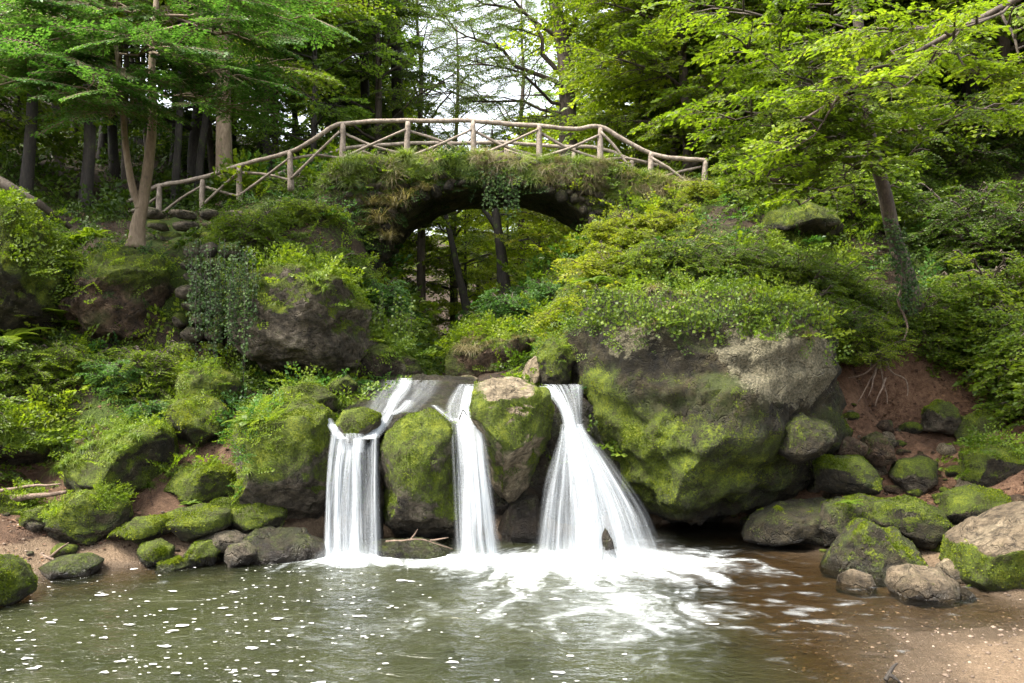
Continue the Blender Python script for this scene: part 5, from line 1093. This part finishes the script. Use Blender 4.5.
# ------------------------------------------------------------------ the nearest trees
def hero(label, name, stems, limbs, mat, bark, protos, sl, m=8, r=.02, tint=0, cat='tree', seed=1):
    global rng
    rg = np.random.RandomState(seed); GW, GL = Geo(), Geo(); org = at(*stems[0][0][:3])
    for pts, r0, r1 in [(s[0:-2], s[-2], s[-1]) for s in stems]:
        P = smooth_path([at(*p) for p in pts], 40); V, T = tube(P, np.linspace(r0, r1, 40) * (1 + .45 * np.exp(-np.arange(40) / 3.0) * (r0 > .08)), 12, rough=.06, seed=seed); GW.add(V, T)
    for a, b, rr in limbs:
        P0, P1 = at(*a), at(*b); L = np.linalg.norm(P1 - P0); Pb = branch(GW, P0, P1, rr, .012, sag=.05 * L, rng=rg, sides=7, wob=.12)
        leafy_limb(GW, GL, Pb, L, protos, sl, rg, m, r=r, tint=tint, sidelen=.34)
    root = empty(name, org); tag(root, label, cat); link('trunk' if cat == 'tree' else 'bough', GW.mesh('trunk', M[bark], origin=org), root); link('crown' if cat == 'tree' else 'foliage', GL.mesh('crown', M[mat], False, org), root)
hero('young forked tree with pale trunk and layered leaf sprays on the left ledge', 'forked_tree',
     [((136,248,16.1),(138,225,16.1),(142,206,16.1),(149,160,16.1),(153,110,16.2),(152,60,16.3),(158,-20,16.5),.15,.05), ((141,208,16.1),(132,185,16.0),(125,140,15.9),(121,85,15.8),(112,20,15.8),.085,.035)],
     [((151,70,16.2),(60,78,15.2),.03),((151,75,16.2),(0,85,13.8),.035),((152,40,16.3),(10,40,14.6),.035),((152,52,16.3),(228,78,15.0),.03),((150,95,16.2),(225,112,15.4),.025),((123,100,15.8),(50,60,14.4),.025),
      ((152,20,16.4),(80,5,14.6),.03),((153,30,16.4),(250,40,15.2),.03),((121,80,15.8),(90,95,14.0),.025),((120,60,15.8),(160,48,14.2),.025),((118,40,15.8),(30,10,15),.03),((156,0,16.5),(230,0,15),.03),((154,15,16.4),(290,20,16.5),.03),((150,105,16.2),(110,118,14.6),.02)],
     'leaf_cool', 'bark_pale', SPR['maple'], .95, m=10, seed=3)
hero('ivy-wrapped brown trunk leaning on the right slope with large light leaves', 'leaning_tree',
     [((916,312,15.2),(906,275,15.1),(893,232,14.9),(884,190,14.7),(873,150,14.5),(864,100,14.3),(860,40,14.2),(850,-60,14),.15,.08)],
     [((880,178,14.7),(755,175,12.6),.04),((874,150,14.5),(735,120,12.6),.045),((870,130,14.4),(780,70,12.2),.04),((866,90,14.3),(740,40,12.8),.04),((868,60,14.3),(700,5,13),.04),((872,140,14.5),(800,150,12.8),.03),((868,100,14.3),(850,150,12.4),.03),((872,145,14.5),(1000,110,12.6),.045),((865,80,14.3),(960,20,12.4),.045),((876,165,14.6),(800,205,11.8),.03),
      ((868,110,14.4),(830,110,11.2),.03),((862,50,14.2),(800,-10,12),.04),((862,60,14.2),(900,60,11.5),.03)],
     'leaf_bright', 'bark', SPR['big'], .62, m=9, seed=5, tint=0)
ivy_strands('ivy sleeve wrapped round the leaning trunk', [(px, py, 14.45, .35) for px, py in [(912 - (300 - y) * .19 + rng.uniform(-9, 9), y) for y in np.arange(215, 300, 2.0)]], .055)
hero('leafy bough reaching down diagonally from the upper right corner', 'overhanging_bough',
     [((1090,-40,10.2),(1000,8,10.4),(930,45,10.6),(860,85,10.9),(800,122,11.2),.05,.02)],
     [((1010,5,10.4),(900,90,9.8),.02),((950,35,10.5),(850,35,10.2),.02),((890,65,10.7),(790,150,10.6),.02),((1000,10,10.4),(1030,90,10),.02),((930,45,10.6),(985,80,10.1),.02)],
     'leaf_bright', 'bark', SPR['big'], .52, m=8, seed=7, cat='bough')
hero('tall straight yellowish trunk standing behind the left end of the railing', 'tall_tree',
     [((224,232,21.5),(224,150,21.5),(223,60,21.6),(224,-80,21.8),.24,.15)], [((223,20,21.6),(330,10,20),.05),((223,40,21.6),(140,5,20.5),.05),((223,60,21.6),(290,75,19.5),.04)], 'leaf_mid', 'bark_pale', SPR['std'], 1.1, m=7, seed=9)
hero('large old tree with spreading bare boughs against the white sky behind the bridge', 'old_tree',
     [((569,200,27),(568,130,27),(566,70,27),(558,20,27),(548,-40,27),(540,-120,27),.33,.16)],
     [((567,95,27),(440,20,25),.09),((567,105,27),(470,60,25),.07),((568,115,27),(430,95,27),.06),((566,80,27),(500,-20,27),.09),((566,70,27),(590,60,27),.05),((563,40,27),(600,-10,27),.07),((567,110,27),(500,150,26),.04),((562,40,27),(440,-20,26),.08)],
     'leaf_mid', 'bark', SPR['fine'], 1.0, m=9, seed=11, r=.03)
hero('slanting dark trunk seen through the arch, the left of two', 'dark_tree', [((472,330,30),(460,280,30),(448,225,30),(440,190,30),(425,130,30),.17,.03)], [((450,235,30),(410,215,28),.03),((455,250,30),(500,235,29),.03)], 'leaf_bright', 'bark_dark', SPR['std'], 1.0, m=5, seed=13)
hero('upright dark forked trunk seen through the arch, the right of two', 'dark_tree', [((504,300,29),(502,260,29),(496,215,29),(494,190,29),(492,130,29),.25,.04),((497,228,29),(484,210,29),(472,195,29),(462,160,29),.10,.03)], [((497,215,29),(540,215,28),.03),((500,240,29),(545,250,27),.03)], 'leaf_yellow', 'bark_dark', SPR['std'], 1.0, m=5, seed=15)
for k, (px, D, r_) in enumerate(((366,33,.22),(398,31,.26))):
    hero('ivy-clad dark trunk in the upper centre, ' + ('left' if k == 0 else 'right') + ' of a pair', 'ivy_clad_tree', [((px + 2,190,D),(px,120,D),(px - 2,50,D),(px - 4,-60,D),r_,r_ * .7)], [((px,y,D),(px + dx,y - 8,D - .6),.03) for y in (20,50,80,110,140) for dx in (-12, 12)] + [((px, 40, D), (px - 50, 10, D - 2), .04), ((px, 30, D), (px + 45, -5, D - 2), .04)], 'leaf_dark', 'bark_dark', SPR['std'], .8, m=5, seed=17 + k)

# ------------------------------------------------------------------ roots, logs, sticks
def rootset(label, paths, name='exposed_roots', r=.02, cat='roots', mat='root'):
    org = at(*paths[0][0]); G = Geo()
    for k, pts in enumerate(paths):
        P = smooth_path([at(*p) for p in pts], 26); P += .03 * np.stack([fbm(P * 3 + k, 2), fbm(P * 3 + 9 + k, 2), fbm(P * 3 + 19, 2)], 1); V, T = tube(P, np.linspace(r, r * .35, 26), 7, rough=.1, seed=k); G.add(V, T)
    o = link(name, G.mesh(name, M[mat], origin=org), None, org); tag(o, label, cat); return o
rootset('tangled pale roots exposed on the red earth bank below the leaning tree', [[(888,345,14.2),(880,362,13.9),(884,380,13.8),(888,404,13.6)],[(888,345,14.2),(876,370,13.9),(866,388,13.7),(858,402,13.6)],[(884,352,14.1),(892,372,13.8),(906,380,13.7),(906,396,13.6)],
    [(880,360,13.9),(866,372,13.8),(848,378,13.8)],[(886,378,13.8),(880,392,13.6),(874,406,13.5)],[(890,338,14.2),(896,350,14.0),(880,358,13.9)],[(876,368,13.9),(872,384,13.7),(868,396,13.6)]])
rootset('thick root snaking down the trunk of the leaning tree', [[(893,250,14.6),(902,285,14.6),(898,300,14.6),(908,325,14.6),(904,340,14.5)]], 'root', .04)
rootset('reddish rotting log lying on the left beach', [[(-20,503,11.2),(20,498,11.2),(66,492,11.3)]], 'fallen_log', .075, 'log', 'root')
rootset('thin grey stick propped beside the rotting log', [[(-15,492,11.4),(30,486,11.3),(60,484,11.2)]], 'stick', .03, 'stick')
rootset('small dead branch on the sand of the left beach', [[(20,552,10.6),(50,558,10.4),(88,572,10.1)],[(50,558,10.4),(62,548,10.4),(70,542,10.4)],[(30,555,10.6),(60,566,10.3)]], 'dead_branch', .022, 'branch')
rootset('dead twigs caught on the low stone between the falls', [[(385,541,10.8),(420,540,10.7),(452,549,10.7)],[(410,540,10.75),(418,530,10.7)],[(430,541,10.7),(448,538,10.7)]], 'dead_branch', .015, 'branch')
rootset('moss-covered log lying across the slope at the upper left', [[(-40,165,14.6),(0,182,14.4),(40,205,14.5),(70,228,15)]], 'mossy_log', .13, 'log', 'bark')
rootset('thin log bridging the stream far behind the falls', [[(410,376,24),(445,374,24),(470,376,24)]], 'fallen_log', .06, 'log')
rootset('tiny dry twig sticking up at the lip of the middle waterfall', [[(458,420,11.7),(463,408,11.7),(461,402,11.7)],[(463,410,11.7),(468,416,11.7)]], 'twig', .01, 'twig', 'bark_dark')
rootset('dark knotty driftwood on the edge of the sand bar at the bottom', [[(884,682,6.75),(892,668,6.8),(897,664,6.8)],[(890,676,6.75),(902,684,6.7)]], 'driftwood', .02, 'driftwood', 'bark_dark')

# rubble on the red bank and the left beach: four kinds of stone, copied
STN = []
for k in range(5):
    n_, T_ = ico(3); U = n_.copy()
    for _ in range(6):
        d = norm(rng.randn(3)); e = U @ d - rng.uniform(.55, .8); U = U - np.where(e > 0, e * .9, 0)[:, None] * d
    U = U * (1, rng.uniform(.7, 1), rng.uniform(.45, .75)); U = U + U * (fbm(U * 2 + k, 3) * .2)[:, None]; N_ = vnormals(U, T_)
    STN.append(mesh_np('loose_stone', U, T_, M[['red', 'tan', 'grey', 'red', 'boulder'][k]], {'mask': make_mask(U, N_, [.15, .05, .3, .3, .7][k], 0, 0, k)}))
q = rng.rand(2000, 2)
cand = np.concatenate([np.stack([3.4 + q[:, 0] * 4.6, 9.2 + q[:, 1] * 5.2], 1), np.stack([-7.6 + q[:600, 0] * 4.4, 9.8 + q[:600, 1] * 1.8], 1)]); cz = TZ(cand[:, 0], cand[:, 1])
used_ = 0
for (x, y), z in zip(cand[rng.permutation(len(cand))], cz[rng.permutation(len(cand))] * 0):
    if used_ >= 260: break
    z = tz(x, y)
    if x < 0 and rng.rand() > .3: continue
    if z < -.02 or z > 2.6 or abs(x) / y > .72 or fbm(np.array([[x, y, 3]]), 2)[0] < -.12: continue
    o = link('loose_stone', STN[used_ % 5], None, (x, y, z + .01)); s_ = .04 + .19 * rng.rand() ** 2.2; o.scale = (s_, s_, s_); o.rotation_euler = (rng.uniform(-.3, .3), rng.uniform(-.3, .3), rng.uniform(0, 6.28))
    if x > 0: tag(o, 'loose stone lying on the red earth bank at the right', 'stone', 'loose stones on the right bank')
    else: tag(o, 'loose stone lying on the sand of the left beach', 'stone', 'loose stones on the left beach')
    used_ += 1

# ------------------------------------------------------------------ walker far upstream
def skinned(name, verts, edges, radii, mat, parent, sub=2):
    me = bpy.data.meshes.new(name); me.from_pydata(verts, edges, []); me.materials.append(mat); o = link(name, me, parent)
    md = o.modifiers.new('skin', 'SKIN'); md.use_smooth_shade = True
    for v, r_ in zip(me.skin_vertices[0].data, radii): v.radius = (r_, r_)
    me.skin_vertices[0].data[0].use_root = True; s_ = o.modifiers.new('sub', 'SUBSURF'); s_.levels = sub; s_.render_levels = sub; return o
pb = at(440, 374, 60.0); pb[2] = tz(pb[0], pb[1]); ps = empty('person', pb); tag(ps, 'walker in a pink jacket and dark trousers on the path far behind the falls', 'person')
M['skin'] = mat_plain('skin', (.45, .28, .2), .6); M['pink'] = mat_plain('pink jacket', (.55, .10, .14)); M['trouser'] = mat_plain('dark trousers', (.02, .02, .03)); M['hair'] = mat_plain('dark hair', (.03, .018, .01))
vb = [(0,0,.92),(0,0,1.15),(0,0,1.38),(0,0,1.50),(0,-.01,1.60),(0,-.01,1.70),(-.10,0,.88),(-.11,-.03,.48),(-.11,.0,.07),(-.11,-.14,.03),(.10,0,.88),(.12,.06,.48),(.12,.12,.09),(.12,-.02,.03),(-.19,0,1.38),(-.25,.02,1.12),(-.22,-.12,.92),(-.21,-.17,.84),(.19,0,1.38),(.25,.02,1.12),(.23,-.08,.90),(.22,-.12,.82)]
eb = [(0,1),(1,2),(2,3),(3,4),(4,5),(0,6),(6,7),(7,8),(8,9),(0,10),(10,11),(11,12),(12,13),(2,14),(14,15),(15,16),(16,17),(2,18),(18,19),(19,20),(20,21)]
rb = [.13,.12,.13,.055,.09,.08,.085,.06,.045,.035,.085,.06,.045,.035,.06,.045,.035,.03,.06,.045,.035,.03]
skinned('body', vb, eb, rb, M['skin'], ps)
skinned('jacket', [vb[i] for i in (0,1,2,14,15,16,18,19,20)], [(0,1),(1,2),(2,3),(3,4),(4,5),(2,6),(6,7),(7,8)], [.17,.155,.155,.085,.07,.06,.085,.07,.06], M['pink'], ps)
skinned('trousers', [vb[i] for i in (0,6,7,8,10,11,12)], [(0,1),(1,2),(2,3),(0,4),(4,5),(5,6)], [.15,.105,.08,.065,.105,.08,.065], M['trouser'], ps)
skinned('hair', [(0,.02,1.66),(0,.04,1.74),(0,.06,1.60)], [(0,1),(0,2)], [.10,.07,.07], M['hair'], ps)
EXPO=2.35
# ------------------------------------------------------------------ camera, light, render
cam = bpy.data.cameras.new('camera'); co = bpy.data.objects.new('camera', cam); COL.objects.link(co)
co.location = (0, 0, H); co.rotation_euler = (PI / 2, 0, 0); cam.sensor_width = 36; cam.lens = F * 36 / 1024
cam.shift_y = (YH - 341.5) / 1024; cam.clip_end = 1000; cam.clip_start = .05
SC.camera = co
w = bpy.data.worlds.new('World'); SC.world = w; w.use_nodes = True; t = w.node_tree; t.nodes.clear()
EL, AZ = math.radians(62), math.radians(-112)      # sun height and compass angle (0 = ahead of the camera, + to the right)
sk = nd(t, 'ShaderNodeTexSky', _sky_type='NISHITA', _sun_disc=False, _sun_elevation=EL, _sun_rotation=AZ, _air_density=1.0, _dust_density=4.0, _ozone_density=1.0)
hs = nd(t, 'ShaderNodeHueSaturation', Saturation=.28); ln(t, sk.outputs[0], hs.inputs['Color'])
bg = nd(t, 'ShaderNodeBackground', Strength=.15); ln(t, hs.outputs[0], bg.inputs[0])
o = nd(t, 'ShaderNodeOutputWorld'); ln(t, bg.outputs[0], o.inputs[0])
sun = bpy.data.lights.new('sun', 'SUN'); sun.energy = 2.2; sun.angle = math.radians(20); sun.color = (1, .93, .80)
so = bpy.data.objects.new('sun', sun); COL.objects.link(so)
from mathutils import Vector
dv = Vector((math.sin(AZ) * math.cos(EL), math.cos(AZ) * math.cos(EL), math.sin(EL)))
so.rotation_euler = dv.to_track_quat('Z', 'Y').to_euler(); so.location = (0, 0, 40)
SC.view_settings.view_transform = 'Standard'; SC.view_settings.look = 'None'; SC.view_settings.gamma = 1; SC.view_settings.exposure = EXPO
SC.view_settings.use_curve_mapping = False
SC.render.engine = 'CYCLES'; cy = SC.cycles
cy.max_bounces = 6; cy.diffuse_bounces = 4; cy.glossy_bounces = 2; cy.transmission_bounces = 3; cy.transparent_max_bounces = 14
cy.use_denoising = True; cy.caustics_reflective = False; cy.caustics_refractive = False; cy.sample_clamp_indirect = 6
cy.use_adaptive_sampling = True; cy.adaptive_threshold = .015
